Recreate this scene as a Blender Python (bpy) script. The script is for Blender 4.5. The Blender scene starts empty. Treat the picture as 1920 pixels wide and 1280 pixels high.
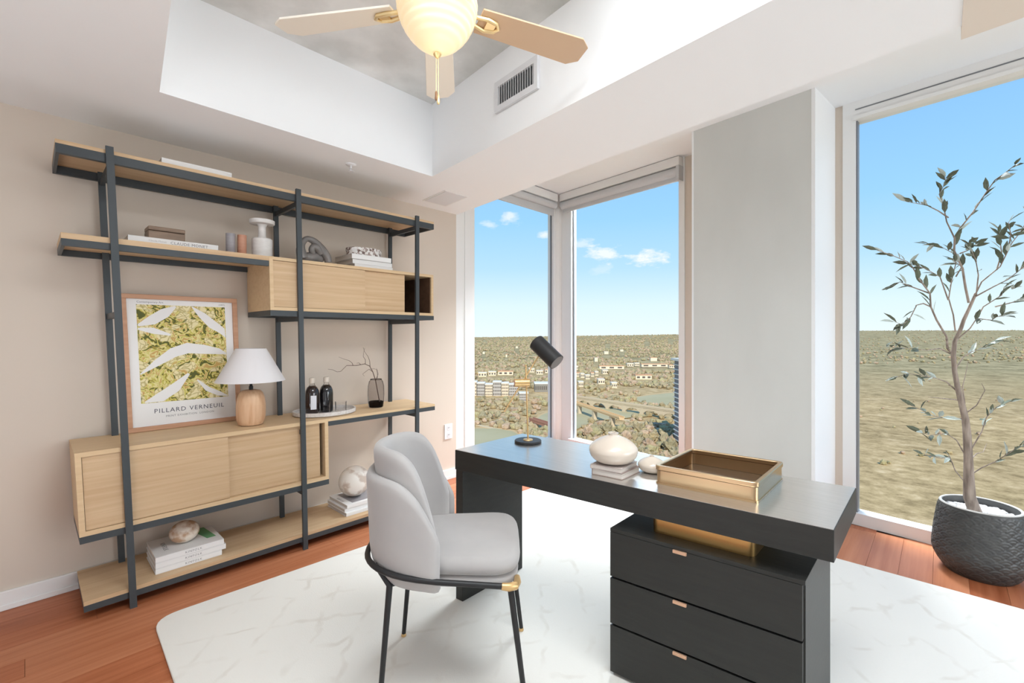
import bpy, bmesh, math, random
from mathutils import Vector, Matrix, noise
random.seed(7)
SC = bpy.context.scene
COL = SC.collection
PI = math.pi
def srgb(r, g, b):
    return tuple(((c/255)/12.92 if c/255 <= .04045 else ((c/255+.055)/1.055)**2.4) for c in (r, g, b)) + (1.0,)

# ------------------------------------------------------------------ camera
EYE = 1.36
FPX = 853.3                       # focal length in pixels of a 1920-wide frame
YAW = math.atan2(805, FPX)
FWD = Vector((-math.sin(YAW), math.cos(YAW), 0)); RGT = Vector((math.cos(YAW), math.sin(YAW), 0))
cam = bpy.data.cameras.new('camera'); camo = bpy.data.objects.new('camera', cam); COL.objects.link(camo)
cam.sensor_width = 36; cam.lens = FPX/1920*36; cam.clip_start = .03; cam.clip_end = 80000
cam.shift_y = -(640-626)/1920
camo.location = (0, 0, EYE); camo.rotation_euler = (PI/2, 0, YAW)
SC.camera = camo
SC.view_settings.view_transform = 'Standard'; SC.view_settings.look = 'None'
SC.view_settings.gamma = 1; SC.view_settings.use_curve_mapping = False
SC.view_settings.exposure = 0.1

# surveying helper: the point seen at (u, v) that lies at height z / at distance t ahead
def ray(u, v): return FWD + RGT*((u-960)/FPX) + Vector((0, 0, (626-v)/FPX))
def onz(u, v, z): r = ray(u, v); return r*((z-EYE)/r.z) + Vector((0, 0, EYE))
def ahead(u, v, t): return ray(u, v)*t + Vector((0, 0, EYE))

# ------------------------------------------------------------------ sky
W = bpy.data.worlds.new('sky'); SC.world = W; W.use_nodes = True
nt = W.node_tree; nt.nodes.clear()
def N(tree, typ, **kw):
    n = tree.nodes.new(typ)
    for k, v in kw.items(): setattr(n, k, v)
    return n
wo = N(nt, 'ShaderNodeOutputWorld'); bg = N(nt, 'ShaderNodeBackground'); nt.links.new(bg.outputs[0], wo.inputs[0])
tc = N(nt, 'ShaderNodeTexCoord'); sx = N(nt, 'ShaderNodeSeparateXYZ'); nt.links.new(tc.outputs['Generated'], sx.inputs[0])
rp = N(nt, 'ShaderNodeValToRGB'); mr = N(nt, 'ShaderNodeMapRange'); mr.inputs[1].default_value = -.1; mr.inputs[2].default_value = .9
nt.links.new(sx.outputs[2], mr.inputs[0]); nt.links.new(mr.outputs[0], rp.inputs[0])
els = [(-.1, (150, 140, 118)), (-.012, (176, 168, 146)), (-.006, (242, 252, 253)), (.06, (228, 248, 255)), (.14, (190, 229, 255)), (.24, (162, 215, 255)), (.36, (148, 202, 254)), (.9, (96, 160, 236))]
cr = rp.color_ramp
while len(cr.elements) < len(els): cr.elements.new(.5)
for e, (z, c) in zip(cr.elements, els): e.position = z+.1; e.color = srgb(*c)
last = rp.outputs[0]
nz = N(nt, 'ShaderNodeTexNoise'); nz.inputs['Scale'].default_value = 26; nz.inputs['Detail'].default_value = 6; nz.inputs['Roughness'].default_value = .62
vm = N(nt, 'ShaderNodeVectorMath', operation='MULTIPLY'); vm.inputs[1].default_value = (1, 1, 2.4)
nt.links.new(tc.outputs['Generated'], vm.inputs[0]); nt.links.new(vm.outputs[0], nz.inputs['Vector'])
def cloud(last, d, rad, amt):
    d = d.normalized()
    s = N(nt, 'ShaderNodeVectorMath', operation='SUBTRACT'); s.inputs[1].default_value = d; nt.links.new(tc.outputs['Generated'], s.inputs[0])
    m = N(nt, 'ShaderNodeVectorMath', operation='MULTIPLY'); m.inputs[1].default_value = (1, 1, 2.3); nt.links.new(s.outputs[0], m.inputs[0])
    l = N(nt, 'ShaderNodeVectorMath', operation='LENGTH'); nt.links.new(m.outputs[0], l.inputs[0])
    a = N(nt, 'ShaderNodeMath', operation='DIVIDE'); a.inputs[1].default_value = rad; nt.links.new(l.outputs['Value'], a.inputs[0])
    k = N(nt, 'ShaderNodeMath', operation='MULTIPLY_ADD'); k.inputs[1].default_value = 3.0; k.inputs[2].default_value = -1.05; nt.links.new(nz.outputs[0], k.inputs[0])
    q = N(nt, 'ShaderNodeMath', operation='SUBTRACT'); nt.links.new(k.outputs[0], q.inputs[0]); nt.links.new(a.outputs[0], q.inputs[1])
    r = N(nt, 'ShaderNodeMapRange'); r.inputs[1].default_value = -.45; r.inputs[2].default_value = .25; r.inputs[4].default_value = amt; nt.links.new(q.outputs[0], r.inputs[0])
    x = N(nt, 'ShaderNodeMix', data_type='RGBA'); nt.links.new(r.outputs[0], x.inputs[0]); nt.links.new(last, x.inputs[6]); x.inputs[7].default_value = (1, 1, 1, 1)
    return x.outputs[2]
for u, v, r, a in ((1130, 476, .046, .85), (1214, 487, .048, .98), (952, 408, .036, .7), (918, 422, .022, .5), (1022, 441, .02, .75), (1090, 456, .03, .5), (1130, 505, .03, .25)):
    last = cloud(last, ray(u, v), r, a)
for az, el, r in ((10, 14, .06), (-25, 12, .07), (150, 16, .06), (200, 13, .07), (250, 15, .06), (300, 12, .07)):
    last = cloud(last, Vector((math.cos(math.radians(az)), math.sin(math.radians(az)), math.tan(math.radians(el)))), r, .8)
nt.links.new(last, bg.inputs[0]); bg.inputs[1].default_value = 1.0

# ------------------------------------------------------------------ lights
def area(name, loc, target, sx_, sy_, power, color=(1, 1, 1)):
    l = bpy.data.lights.new(name, 'AREA'); l.shape = 'RECTANGLE'; l.size = sx_; l.size_y = sy_; l.energy = power; l.color = color
    o = bpy.data.objects.new(name, l); COL.objects.link(o); o.location = loc
    o.rotation_euler = (Vector(target)-Vector(loc)).to_track_quat('-Z', 'Y').to_euler(); return o
sun = bpy.data.lights.new('sun', 'SUN'); sun.energy = 4.6; sun.angle = .01; sun.color = (1, .95, .86)
suno = bpy.data.objects.new('sun', sun); COL.objects.link(suno); suno.rotation_euler = Vector((-.5, .62, -.6)).to_track_quat('-Z', 'Y').to_euler()
# added fill lamps with no fixture: behind the camera, to the right and overhead
CW = (.90, .955, 1)
area('back_fill', (1.2, -2.0, 1.2), (-1.0, 1.5, .7), 2.4, 1.8, 8, CW)
area('side_fill', (3.4, 2.2, 1.2), (-2.0, 2.6, -1.2), 2.4, 2.2, 98, CW)
area('up_fill', (.9, -.9, .35), (.6, .2, 3.0), 2.2, 2.0, 8, CW)  # added uplight to brighten the ceiling
area('up_fill_left', (-1.1, -1.35, .3), (-1.3, -.8, 3.0), 1.8, 1.2, 19, CW)  # second added uplight, for the left side of the ceiling
area('overhead_fill', (-.25, .5, 2.97), (-.5, .55, 0), 2.2, .8, 74, CW)  # added lamp up in the tray to brighten rug and floor
# added fill lamps outside, aimed steeply through the glazing onto the floor
area('bay_fill', (-2.3, 5.8, 4.7), (-2.3, 2.5, .3), 2.6, 1.6, 1350, CW)
area('right_fill', (.9, 5.4, 4.7), (.5, 2.4, .3), 2.8, 1.6, 70, CW)

# ------------------------------------------------------------------ materials
MATS = {}
def mat(name, col, rough=.5, metal=0, spec=.5, noise_amt=0, nscale=(20, 20, 20), col2=None, bump=0, bscale=None, detail=4, emit=None, estr=0, coat=0, trans=0, ior=1.45, contrast=(.3, .7)):
    m = bpy.data.materials.new(name); m.use_nodes = True; t = m.node_tree; b = t.nodes['Principled BSDF']
    if max(col[:3]) > 1: col = srgb(*col[:3])
    b.inputs['Base Color'].default_value = tuple(col[:3])+(1,)
    b.inputs['Roughness'].default_value = rough; b.inputs['Metallic'].default_value = metal; b.inputs['Specular IOR Level'].default_value = spec; b.inputs['IOR'].default_value = ior
    b.inputs['Coat Weight'].default_value = coat; b.inputs['Transmission Weight'].default_value = trans
    if emit: b.inputs['Emission Color'].default_value = emit; b.inputs['Emission Strength'].default_value = estr
    if col2 is not None or bump:
        tcn = N(t, 'ShaderNodeTexCoord'); mp = N(t, 'ShaderNodeMapping'); mp.inputs['Scale'].default_value = nscale
        nn = N(t, 'ShaderNodeTexNoise'); nn.inputs['Scale'].default_value = 1; nn.inputs['Detail'].default_value = detail
        t.links.new(tcn.outputs['Object'], mp.inputs[0]); t.links.new(mp.outputs[0], nn.inputs['Vector'])
        if col2 is not None:
            if max(col2[:3]) > 1: col2 = srgb(*col2[:3])
            r = N(t, 'ShaderNodeValToRGB'); r.color_ramp.elements[0].position = contrast[0]; r.color_ramp.elements[1].position = contrast[1]
            r.color_ramp.elements[0].color = tuple(col[:3])+(1,); r.color_ramp.elements[1].color = tuple(col2[:3])+(1,)
            t.links.new(nn.outputs[0], r.inputs[0]); t.links.new(r.outputs[0], b.inputs['Base Color'])
        if bump:
            bn = N(t, 'ShaderNodeBump'); bn.inputs['Strength'].default_value = bump; bn.inputs['Distance'].default_value = .01
            src = nn
            if bscale:
                mp2 = N(t, 'ShaderNodeMapping'); mp2.inputs['Scale'].default_value = bscale; src = N(t, 'ShaderNodeTexNoise'); src.inputs['Scale'].default_value = 1; src.inputs['Detail'].default_value = 5
                t.links.new(tcn.outputs['Object'], mp2.inputs[0]); t.links.new(mp2.outputs[0], src.inputs['Vector'])
            t.links.new(src.outputs[0], bn.inputs['Height']); t.links.new(bn.outputs[0], b.inputs['Normal'])
    MATS[name] = m; return m
mat('beige_paint', (214, 201, 187), .7, spec=.25)
mat('white_paint', (245, 246, 247), .6, spec=.3)
mat('beige_panel', (226, 214, 200), .6, spec=.3)
mat('white_frame', (235, 234, 232), .4)
mat('grey_frame', (120, 122, 126), .4)
mat('shade_fabric', (202, 203, 205), .7)
mat('concrete', (204, 204, 200), .75, col2=(234, 234, 231), nscale=(3, 3, 3), detail=9, bump=.25, bscale=(14, 14, 14), contrast=(.35, .65))
mat('column_concrete', (208, 209, 205), .7, col2=(217, 218, 214), nscale=(2.2, 2.2, .9), detail=8, bump=.06, bscale=(30, 30, 20))
mat('oak', (196, 163, 126), .5, col2=(211, 182, 146), nscale=(30, 1.7, 55), detail=6, bump=.06, spec=.35)
mat('oak_light', (208, 177, 138), .5, col2=(218, 190, 152), nscale=(30, 2, 60), detail=5, spec=.35)
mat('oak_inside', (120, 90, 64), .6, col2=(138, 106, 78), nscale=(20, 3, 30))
mat('oak_shade', (84, 60, 44), .6, col2=(98, 72, 54), nscale=(20, 3, 30))  # dark tone stands in for shade inside the open cabinet
mat('slate_metal', (66, 71, 74), .45, spec=.4)
mat('plank_a', (160, 89, 54), .42, col2=(185, 115, 79), nscale=(34, 1.6, 34), detail=7, bump=.04, spec=.4)
mat('plank_b', (172, 104, 69), .42, col2=(194, 128, 92), nscale=(30, 1.3, 30), detail=7, bump=.04, spec=.4)
mat('plank_c', (150, 81, 48), .42, col2=(176, 106, 71), nscale=(38, 1.9, 38), detail=7, bump=.04, spec=.4)
mat('subfloor', (90, 58, 42), .8)
mat('black_wood', (38, 38, 36), .42, spec=.45, col2=(44, 44, 41), nscale=(6, 6, 60), bump=.05, bscale=(10, 90, 90))
mat('desktop_sheen', (190, 188, 184), .3, metal=.78, spec=.5, col2=(200, 198, 194), nscale=(4, 60, 4), bump=.03, bscale=(5, 70, 5), ior=2.6, coat=1)  # pale metal base imitates window sheen on the black desktop
for k_, v_ in (('Coat IOR', 2.4), ('Coat Roughness', .24), ('Specular Tint', (1, .92, .84, 1))): MATS['desktop_sheen'].node_tree.nodes['Principled BSDF'].inputs[k_].default_value = v_
mat('gap_black', (10, 10, 10), .8)
mat('brass', (205, 165, 105), .3, metal=1, bump=.02, bscale=(200, 4, 200))
mat('brass_tray', (205, 176, 138), .28, metal=1)
mat('bronze_tray_floor', (92, 74, 60), .25, metal=.6)
mat('copper_pull', (214, 172, 142), .4, metal=.5)
mat('velvet', (170, 166, 164), .9, col2=(176, 172, 169), nscale=(9, 9, 9), spec=.15)
MATS['velvet'].node_tree.nodes['Principled BSDF'].inputs['Sheen Weight'].default_value = .35
mat('black_steel', (33, 33, 34), .45)
mat('pale_brass', (214, 178, 124), .35, metal=.6)
mat('linen', (226, 222, 222), .85)
mat('lamp_wood', (203, 155, 117), .5, col2=(226, 188, 152), nscale=(45, 45, 3), detail=4)
mat('cream_ceramic', (214, 201, 186), .22, coat=.3)
mat('paper', (236, 234, 232), .7)
mat('paper_grey', (208, 203, 198), .8, col2=(224, 220, 216), nscale=(4, 4, 400))
mat('page_edge', (196, 186, 176), .8, col2=(226, 218, 210), nscale=(3, 3, 420))
mat('ink', (78, 80, 92), .8)
mat('ink_light', (128, 126, 128), .8)
mat('frame_wood', (186, 138, 106), .5, col2=(200, 154, 122), nscale=(50, 3, 50))
mat('green_print', (112, 168, 120), .7)
mat('marble', (206, 190, 176), .25, col2=(243, 238, 230), nscale=(9, 9, 11), detail=8, contrast=(.4, .5))
mat('marble_brown', (188, 152, 122), .25, col2=(236, 224, 208), nscale=(13, 15, 17), detail=7, contrast=(.4, .54))
mat('tray_stone', (206, 198, 192), .4, col2=(232, 228, 224), nscale=(60, 60, 60))
mat('dark_liquid', (22, 20, 22), .06, coat=.8)
mat('dark_liquid_brown', (40, 28, 26), .06, coat=.8)
mat('label_white', (236, 236, 240), .6)
mat('grey_clay', (128, 122, 118), .75)
mat('grey_glaze', (104, 100, 98), .3, col2=(138, 132, 128), nscale=(12, 12, 12))
mat('smoke_ceramic', (148, 144, 148), .4, col2=(164, 158, 160), nscale=(8, 8, 60))
mat('copper_ceramic', (190, 134, 108), .4, col2=(202, 152, 126), nscale=(8, 8, 60))
mat('white_stone', (212, 207, 202), .6, col2=(226, 222, 219), nscale=(24, 24, 50))
mat('box_wood', (112, 90, 72), .45, col2=(146, 120, 98), nscale=(14, 7, 34))
mat('twig', (110, 90, 80), .8)
mat('bark', (118, 104, 94), .85, col2=(170, 155, 142), nscale=(60, 60, 9), bump=.3)
mat('leaf_dark', (80, 88, 70), .5, col2=(108, 114, 94), nscale=(30, 30, 30))
mat('leaf_pale', (200, 208, 202), .5, col2=(166, 180, 170), nscale=(30, 30, 30))
mat('pot_black', (60, 60, 60), .42, col2=(74, 74, 72), nscale=(20, 20, 20), spec=.6)
mat('pot_rim', (186, 182, 176), .5)
mat('pebble', (226, 224, 224), .6)
mat('fan_blade_a', (244, 236, 222), .45)
mat('fan_blade_b', (203, 173, 142), .45)
mat('fan_blade_edge', (150, 110, 80), .5)
mat('fan_brass', (234, 208, 156), .3, metal=.6)
mat('lamp_glass', (226, 212, 184), .35, emit=srgb(255, 222, 168), estr=.42)
mat('wood_bead', (132, 96, 66), .5)
mat('vent_white', (222, 222, 224), .5)
mat('vent_dark', (84, 84, 86), .8)
mat('plate_white', (238, 238, 240), .4)
mat('taupe', (150, 132, 122), .7); mat('taupe_pale', (184, 172, 166), .7)
mat('rug', (236, 231, 222), .95, spec=.1)
def rug_nodes():
    m = MATS['rug']; t = m.node_tree; b = t.nodes['Principled BSDF']
    tcn = N(t, 'ShaderNodeTexCoord'); 
    nn = N(t, 'ShaderNodeTexNoise'); nn.inputs['Scale'].default_value = 2.2; nn.inputs['Detail'].default_value = 4
    mx = N(t, 'ShaderNodeVectorMath', operation='MULTIPLY_ADD'); mx.inputs[1].default_value = (.12, .12, 0)
    t.links.new(tcn.outputs['Object'], nn.inputs['Vector']); t.links.new(nn.outputs['Color'], mx.inputs[0]); t.links.new(tcn.outputs['Object'], mx.inputs[2])
    fac = None
    for rot in (.55, -.75):
        mp = N(t, 'ShaderNodeMapping'); mp.inputs['Rotation'].default_value = (0, 0, rot); t.links.new(mx.outputs[0], mp.inputs[0])
        wv = N(t, 'ShaderNodeTexWave'); wv.inputs['Scale'].default_value = 1.5; wv.inputs['Distortion'].default_value = 2.5; wv.inputs['Detail'].default_value = 3; wv.inputs['Detail Scale'].default_value = 3
        t.links.new(mp.outputs[0], wv.inputs['Vector'])
        r = N(t, 'ShaderNodeMapRange'); r.inputs[1].default_value = .0; r.inputs[2].default_value = .05; r.inputs[3].default_value = 1; r.inputs[4].default_value = 0
        t.links.new(wv.outputs[1], r.inputs[0])
        if fac is None: fac = r.outputs[0]
        else:
            a = N(t, 'ShaderNodeMath', operation='MAXIMUM'); t.links.new(fac, a.inputs[0]); t.links.new(r.outputs[0], a.inputs[1]); fac = a.outputs[0]
    n2 = N(t, 'ShaderNodeTexNoise'); n2.inputs['Scale'].default_value = 7; t.links.new(tcn.outputs['Object'], n2.inputs['Vector'])
    r2 = N(t, 'ShaderNodeMapRange'); r2.inputs[1].default_value = .45; r2.inputs[2].default_value = .7; r2.inputs[4].default_value = .6; t.links.new(n2.outputs[0], r2.inputs[0])
    ml = N(t, 'ShaderNodeMath', operation='MULTIPLY'); t.links.new(fac, ml.inputs[0]); t.links.new(r2.outputs[0], ml.inputs[1])
    c = N(t, 'ShaderNodeMix', data_type='RGBA'); c.inputs[6].default_value = srgb(228, 225, 218); c.inputs[7].default_value = srgb(208, 201, 190)
    t.links.new(ml.outputs[0], c.inputs[0]); t.links.new(c.outputs[2], b.inputs['Base Color'])
    n3 = N(t, 'ShaderNodeTexNoise'); n3.inputs['Scale'].default_value = 160; t.links.new(tcn.outputs['Object'], n3.inputs['Vector'])
    bn = N(t, 'ShaderNodeBump'); bn.inputs['Strength'].default_value = .2; bn.inputs['Distance'].default_value = .004; t.links.new(n3.outputs[0], bn.inputs['Height']); t.links.new(bn.outputs[0], b.inputs['Normal'])
rug_nodes()
def thin_glass(name, tint, refl=.08):
    m = bpy.data.materials.new(name); m.use_nodes = True; t = m.node_tree; t.nodes.clear()
    o = N(t, 'ShaderNodeOutputMaterial'); mx = N(t, 'ShaderNodeMixShader'); tr = N(t, 'ShaderNodeBsdfTransparent'); gl = N(t, 'ShaderNodeBsdfGlossy')
    lw = N(t, 'ShaderNodeLayerWeight'); lw.inputs[0].default_value = .12; ml = N(t, 'ShaderNodeMath', operation='MULTIPLY'); ml.inputs[1].default_value = refl*6
    t.links.new(lw.outputs['Fresnel'], ml.inputs[0]); t.links.new(ml.outputs[0], mx.inputs[0])
    tr.inputs[0].default_value = tint; gl.inputs[1].default_value = .02
    t.links.new(tr.outputs[0], mx.inputs[1]); t.links.new(gl.outputs[0], mx.inputs[2]); t.links.new(mx.outputs[0], o.inputs[0]); MATS[name] = m
thin_glass('pane_glass', (.97, .985, .985, 1), .03)
thin_glass('clear_glass', (.97, .97, .975, 1), .14)
thin_glass('smoke_glass', (.76, .74, .74, 1), .12)
thin_glass('smoke_glass_dark', (.2, .19, .2, 1), .1)
def terrazzo():
    m = mat('terrazzo', (200, 192, 188), .5); t = m.node_tree; b = t.nodes['Principled BSDF']
    tcn = N(t, 'ShaderNodeTexCoord'); v = N(t, 'ShaderNodeTexVoronoi'); v.inputs['Scale'].default_value = 70; t.links.new(tcn.outputs['Object'], v.inputs['Vector'])
    r = N(t, 'ShaderNodeValToRGB'); r.color_ramp.interpolation = 'CONSTANT'
    for i, (p, c) in enumerate(((0, (118, 96, 88)), (.25, (236, 232, 228)), (.5, (168, 150, 142)), (.72, (224, 216, 210)))):
        e = r.color_ramp.elements[i] if i < 2 else r.color_ramp.elements.new(p)
        e.position = p; e.color = srgb(*c)
    sp = N(t, 'ShaderNodeSeparateColor'); t.links.new(v.outputs['Color'], sp.inputs[0]); t.links.new(sp.outputs[0], r.inputs[0]); t.links.new(r.outputs[0], b.inputs['Base Color'])
terrazzo()
def floral():
    # generic printed foliage: pale blossoms, yellow ground, olive leaf curls
    m = mat('floral_print', (214, 200, 110), .7); t = m.node_tree; b = t.nodes['Principled BSDF']
    tcn = N(t, 'ShaderNodeTexCoord')
    nn = N(t, 'ShaderNodeTexNoise'); nn.inputs['Scale'].default_value = 9; nn.inputs['Detail'].default_value = 2
    ma = N(t, 'ShaderNodeVectorMath', operation='MULTIPLY_ADD'); ma.inputs[1].default_value = (.13, .13, .13)
    t.links.new(tcn.outputs['Object'], nn.inputs['Vector']); t.links.new(nn.outputs['Color'], ma.inputs[0]); t.links.new(tcn.outputs['Object'], ma.inputs[2])
    v = N(t, 'ShaderNodeTexVoronoi'); v.inputs['Scale'].default_value = 13; t.links.new(ma.outputs[0], v.inputs['Vector'])
    n2 = N(t, 'ShaderNodeTexNoise'); n2.inputs['Scale'].default_value = 24; n2.inputs['Distortion'].default_value = 2.2; n2.inputs['Detail'].default_value = 1; t.links.new(ma.outputs[0], n2.inputs['Vector'])
    r = N(t, 'ShaderNodeValToRGB'); r.color_ramp.interpolation = 'CONSTANT'
    for i, (p, c) in enumerate(((0, (92, 96, 44)), (.4, (160, 142, 62)), (.45, (208, 198, 104)), (.52, (226, 214, 150)), (.6, (206, 168, 100)))):
        e = r.color_ramp.elements[i] if i < 2 else r.color_ramp.elements.new(p)
        e.position = p; e.color = srgb(*c)
    t.links.new(n2.outputs[0], r.inputs[0])
    w = N(t, 'ShaderNodeTexVoronoi', feature='DISTANCE_TO_EDGE'); w.inputs['Scale'].default_value = 38; t.links.new(ma.outputs[0], w.inputs['Vector'])
    pr = N(t, 'ShaderNodeValToRGB'); pr.color_ramp.elements[0].color = srgb(180, 164, 100); pr.color_ramp.elements[1].color = srgb(234, 222, 176); pr.color_ramp.elements[1].position = .12
    t.links.new(w.outputs['Distance'], pr.inputs[0])
    sp = N(t, 'ShaderNodeMapRange'); sp.inputs[1].default_value = .36; sp.inputs[2].default_value = .42; sp.inputs[3].default_value = 1; sp.inputs[4].default_value = 0
    t.links.new(v.outputs['Distance'], sp.inputs[0])
    x = N(t, 'ShaderNodeMix', data_type='RGBA'); t.links.new(sp.outputs[0], x.inputs[0]); t.links.new(r.outputs[0], x.inputs[6]); t.links.new(pr.outputs[0], x.inputs[7])
    t.links.new(x.outputs[2], b.inputs['Base Color'])
floral()

# ------------------------------------------------------------------ mesh helpers
ORG = {}
class MB:
    def __init__(s): s.v = []; s.f = []; s.m = []
    def add(s, vs, fs, mi=0):
        o = len(s.v); s.v += [Vector(p) for p in vs]; s.f += [tuple(i+o for i in q) for q in fs]; s.m += [mi]*len(fs); return s
    def hexa(s, a, b, mi=0):            # a: 4 bottom points ccw from above, b: 4 top points
        return s.add(list(a)+list(b), [(3, 2, 1, 0), (4, 5, 6, 7), (0, 1, 5, 4), (1, 2, 6, 5), (2, 3, 7, 6), (3, 0, 4, 7)], mi)
    def box(s, x0, x1, y0, y1, z0, z1, mi=0):
        return s.hexa([(x0, y0, z0), (x1, y0, z0), (x1, y1, z0), (x0, y1, z0)], [(x0, y0, z1), (x1, y0, z1), (x1, y1, z1), (x0, y1, z1)], mi)
    def prism(s, poly, z0, z1, mi=0):
        n = len(poly); vs = [(p[0], p[1], z0) for p in poly]+[(p[0], p[1], z1) for p in poly]
        return s.add(vs, [tuple(range(n-1, -1, -1)), tuple(range(n, 2*n))]+[(i, (i+1) % n, n+(i+1) % n, n+i) for i in range(n)], mi)
    def lathe(s, prof, c=(0, 0, 0), seg=32, sx=1, sy=1, mi=0, caps=True):
        vs = []; fs = []; n = len(prof)
        for r, z in prof:
            for k in range(seg): a = 2*PI*k/seg; vs.append((c[0]+r*sx*math.cos(a), c[1]+r*sy*math.sin(a), c[2]+z))
        for i in range(n-1):
            for k in range(seg): k2 = (k+1) % seg; fs.append((i*seg+k, i*seg+k2, (i+1)*seg+k2, (i+1)*seg+k))
        if caps: fs.append(tuple(range(seg-1, -1, -1))); fs.append(tuple((n-1)*seg+k for k in range(seg)))
        return s.add(vs, fs, mi)
    def tube(s, pts, rad, seg=8, mi=0, caps=True):
        pts = [Vector(p) for p in pts]; n = len(pts); rs = rad if isinstance(rad, (list, tuple)) else [rad]*n
        vs = []; fs = []; prev = None
        for i, p in enumerate(pts):
            d = (pts[min(i+1, n-1)]-pts[max(i-1, 0)]).normalized()
            if prev is None: u = d.orthogonal().normalized()
            else:
                u = prev-d*prev.dot(d); u = u.normalized() if u.length > 1e-6 else d.orthogonal().normalized()
            prev = u; w = d.cross(u)
            for k in range(seg): a = 2*PI*k/seg; vs.append(p+(u*math.cos(a)+w*math.sin(a))*rs[i])
        for i in range(n-1):
            for k in range(seg): k2 = (k+1) % seg; fs.append((i*seg+k, i*seg+k2, (i+1)*seg+k2, (i+1)*seg+k))
        if caps: fs.append(tuple(range(seg-1, -1, -1))); fs.append(tuple((n-1)*seg+k for k in range(seg)))
        return s.add(vs, fs, mi)
    def ball(s, c, r, sx=1, sy=1, sz=1, seg=24, rings=14, mi=0):
        prof = [(r*math.sin(PI*(i+.02)/(rings+.04)), -r*sz*math.cos(PI*(i+.02)/(rings+.04))) for i in range(rings+1)]
        return s.lathe(prof, c, seg, sx, sy, mi)
    def xf(s, M):
        s.v = [M @ p for p in s.v]; return s
    def build(s, name, mats, parent=None, smooth=False, bevel=0, subsurf=0, solid=0, angle=40):
        me = bpy.data.meshes.new(name); org = ORG.get(parent.name, Vector()) if parent else Vector()
        me.from_pydata([p-org for p in s.v], [], s.f); me.update()
        if not isinstance(mats, (list, tuple)): mats = [mats]
        for q in mats: me.materials.append(MATS[q] if isinstance(q, str) else q)
        for p, mi in zip(me.polygons, s.m): p.material_index = mi; p.use_smooth = smooth
        bm = bmesh.new(); bm.from_mesh(me)
        bmesh.ops.recalc_face_normals(bm, faces=bm.faces)
        if smooth:
            for e in bm.edges:
                if len(e.link_faces) == 2 and e.calc_face_angle(0) > math.radians(angle): e.smooth = False
        bm.to_mesh(me); bm.free()
        o = bpy.data.objects.new(name, me); COL.objects.link(o)
        if parent: o.parent = parent; ORG[o.name] = org
        if bevel:
            b = o.modifiers.new('bevel', 'BEVEL'); b.width = bevel; b.segments = 2; b.limit_method = 'ANGLE'; b.angle_limit = math.radians(50)
        if solid:
            q = o.modifiers.new('solid', 'SOLIDIFY'); q.thickness = solid; q.offset = 0
        if subsurf:
            q = o.modifiers.new('sub', 'SUBSURF'); q.levels = subsurf; q.render_levels = subsurf
        return o
def tag(o, label=None, cat=None, group=None, kind=None):
    if label: o['label'] = label
    if cat: o['category'] = cat
    if group: o['group'] = group
    if kind: o['kind'] = kind
    return o
def thing(name, loc, label, cat, group=None, rz=0, local=False):
    o = bpy.data.objects.new(name, None); COL.objects.link(o); o.location = loc; o.rotation_euler.z = rz; o.empty_display_size = .1
    ORG[o.name] = Vector() if local else Vector(loc)
    return tag(o, label, cat, group)
def struct(mb, name, m, parent=None, **k):
    o = mb.build(name, m, parent, **k)
    if not parent: o['kind'] = 'structure'
    return o
def copy_tree(o, parent=None):
    c = o.copy(); COL.objects.link(c); c.parent = parent
    ORG[c.name] = ORG.get(o.name, Vector())
    for ch in o.children: copy_tree(ch, c)
    return c
def text(name, body, size, pos, right, up, m, parent, align='CENTER', space=1.0):
    cu = bpy.data.curves.new(name, 'FONT'); cu.body = body; cu.size = size; cu.align_x = align; cu.space_character = space; cu.resolution_u = 2
    ob = bpy.data.objects.new('text_source', cu); COL.objects.link(ob)
    dg = bpy.context.evaluated_depsgraph_get(); me = bpy.data.meshes.new_from_object(ob.evaluated_get(dg)); bpy.data.objects.remove(ob)
    right = Vector(right).normalized(); up = Vector(up).normalized(); nrm = right.cross(up)
    M = Matrix((right, up, nrm)).transposed().to_4x4(); M.translation = Vector(pos)-(ORG.get(parent.name, Vector()))
    me.transform(M); me.materials.clear(); me.materials.append(MATS[m]); me.name = name
    o = bpy.data.objects.new(name, me); COL.objects.link(o); o.parent = parent; return o

# ------------------------------------------------------------------ room shell
XL = -3.37; ZC = 2.5; ZS = 3.02
P0 = Vector((-3.37, 4.40, 0)); AW = math.atan(.115)
DW = Vector((math.cos(AW), -math.sin(AW), 0)); NW = Vector((-math.sin(AW), -math.cos(AW), 0))
def ww(s, d, z): return P0+DW*s+NW*d+Vector((0, 0, z))
def wbox(mb, s0, s1, d0, d1, z0, z1, mi=0):
    return mb.hexa([ww(s0, d1, z0), ww(s1, d1, z0), ww(s1, d0, z0), ww(s0, d0, z0)], [ww(s0, d1, z1), ww(s1, d1, z1), ww(s1, d0, z1), ww(s0, d0, z1)], mi)
XR = 3.6; YB = -2.3
# floor: subfloor slab carrying separate planks
flo = struct(MB().prism([(XL-.1, YB), (XR, YB), (XR, 3.75), (XL-.1, 4.45)], -.2, -.012), 'floor', 'subfloor')
pw = .145; row = 0; x = XL
protos = {}
for k in range(27):
    x0 = XL+k*pw; y = -1.55-random.random()*1.1
    yend = 4.385-.115*(x0+pw+3.37)
    while y < yend-.05:
        L = random.choice((.9, 1.2, 1.5)); y1 = min(y+L, yend); ya = max(y, -1.5)
        if y1-ya > .04:
            MB().box(x0+.0006, x0+pw-.0006, ya+.0006, y1-.0006, -.012, random.choice((0, 0, -.0004))).build('plank', random.choice(('plank_a', 'plank_a', 'plank_b', 'plank_c')), flo)
        y = y1
struct(MB().box(XL-.1, XL, YB, 2.795, 0, ZS), 'wall_left', 'beige_paint')
struct(MB().box(XL-.1, XR, YB-.1, YB, 0, ZS), 'wall_back', 'white_paint')
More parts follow.
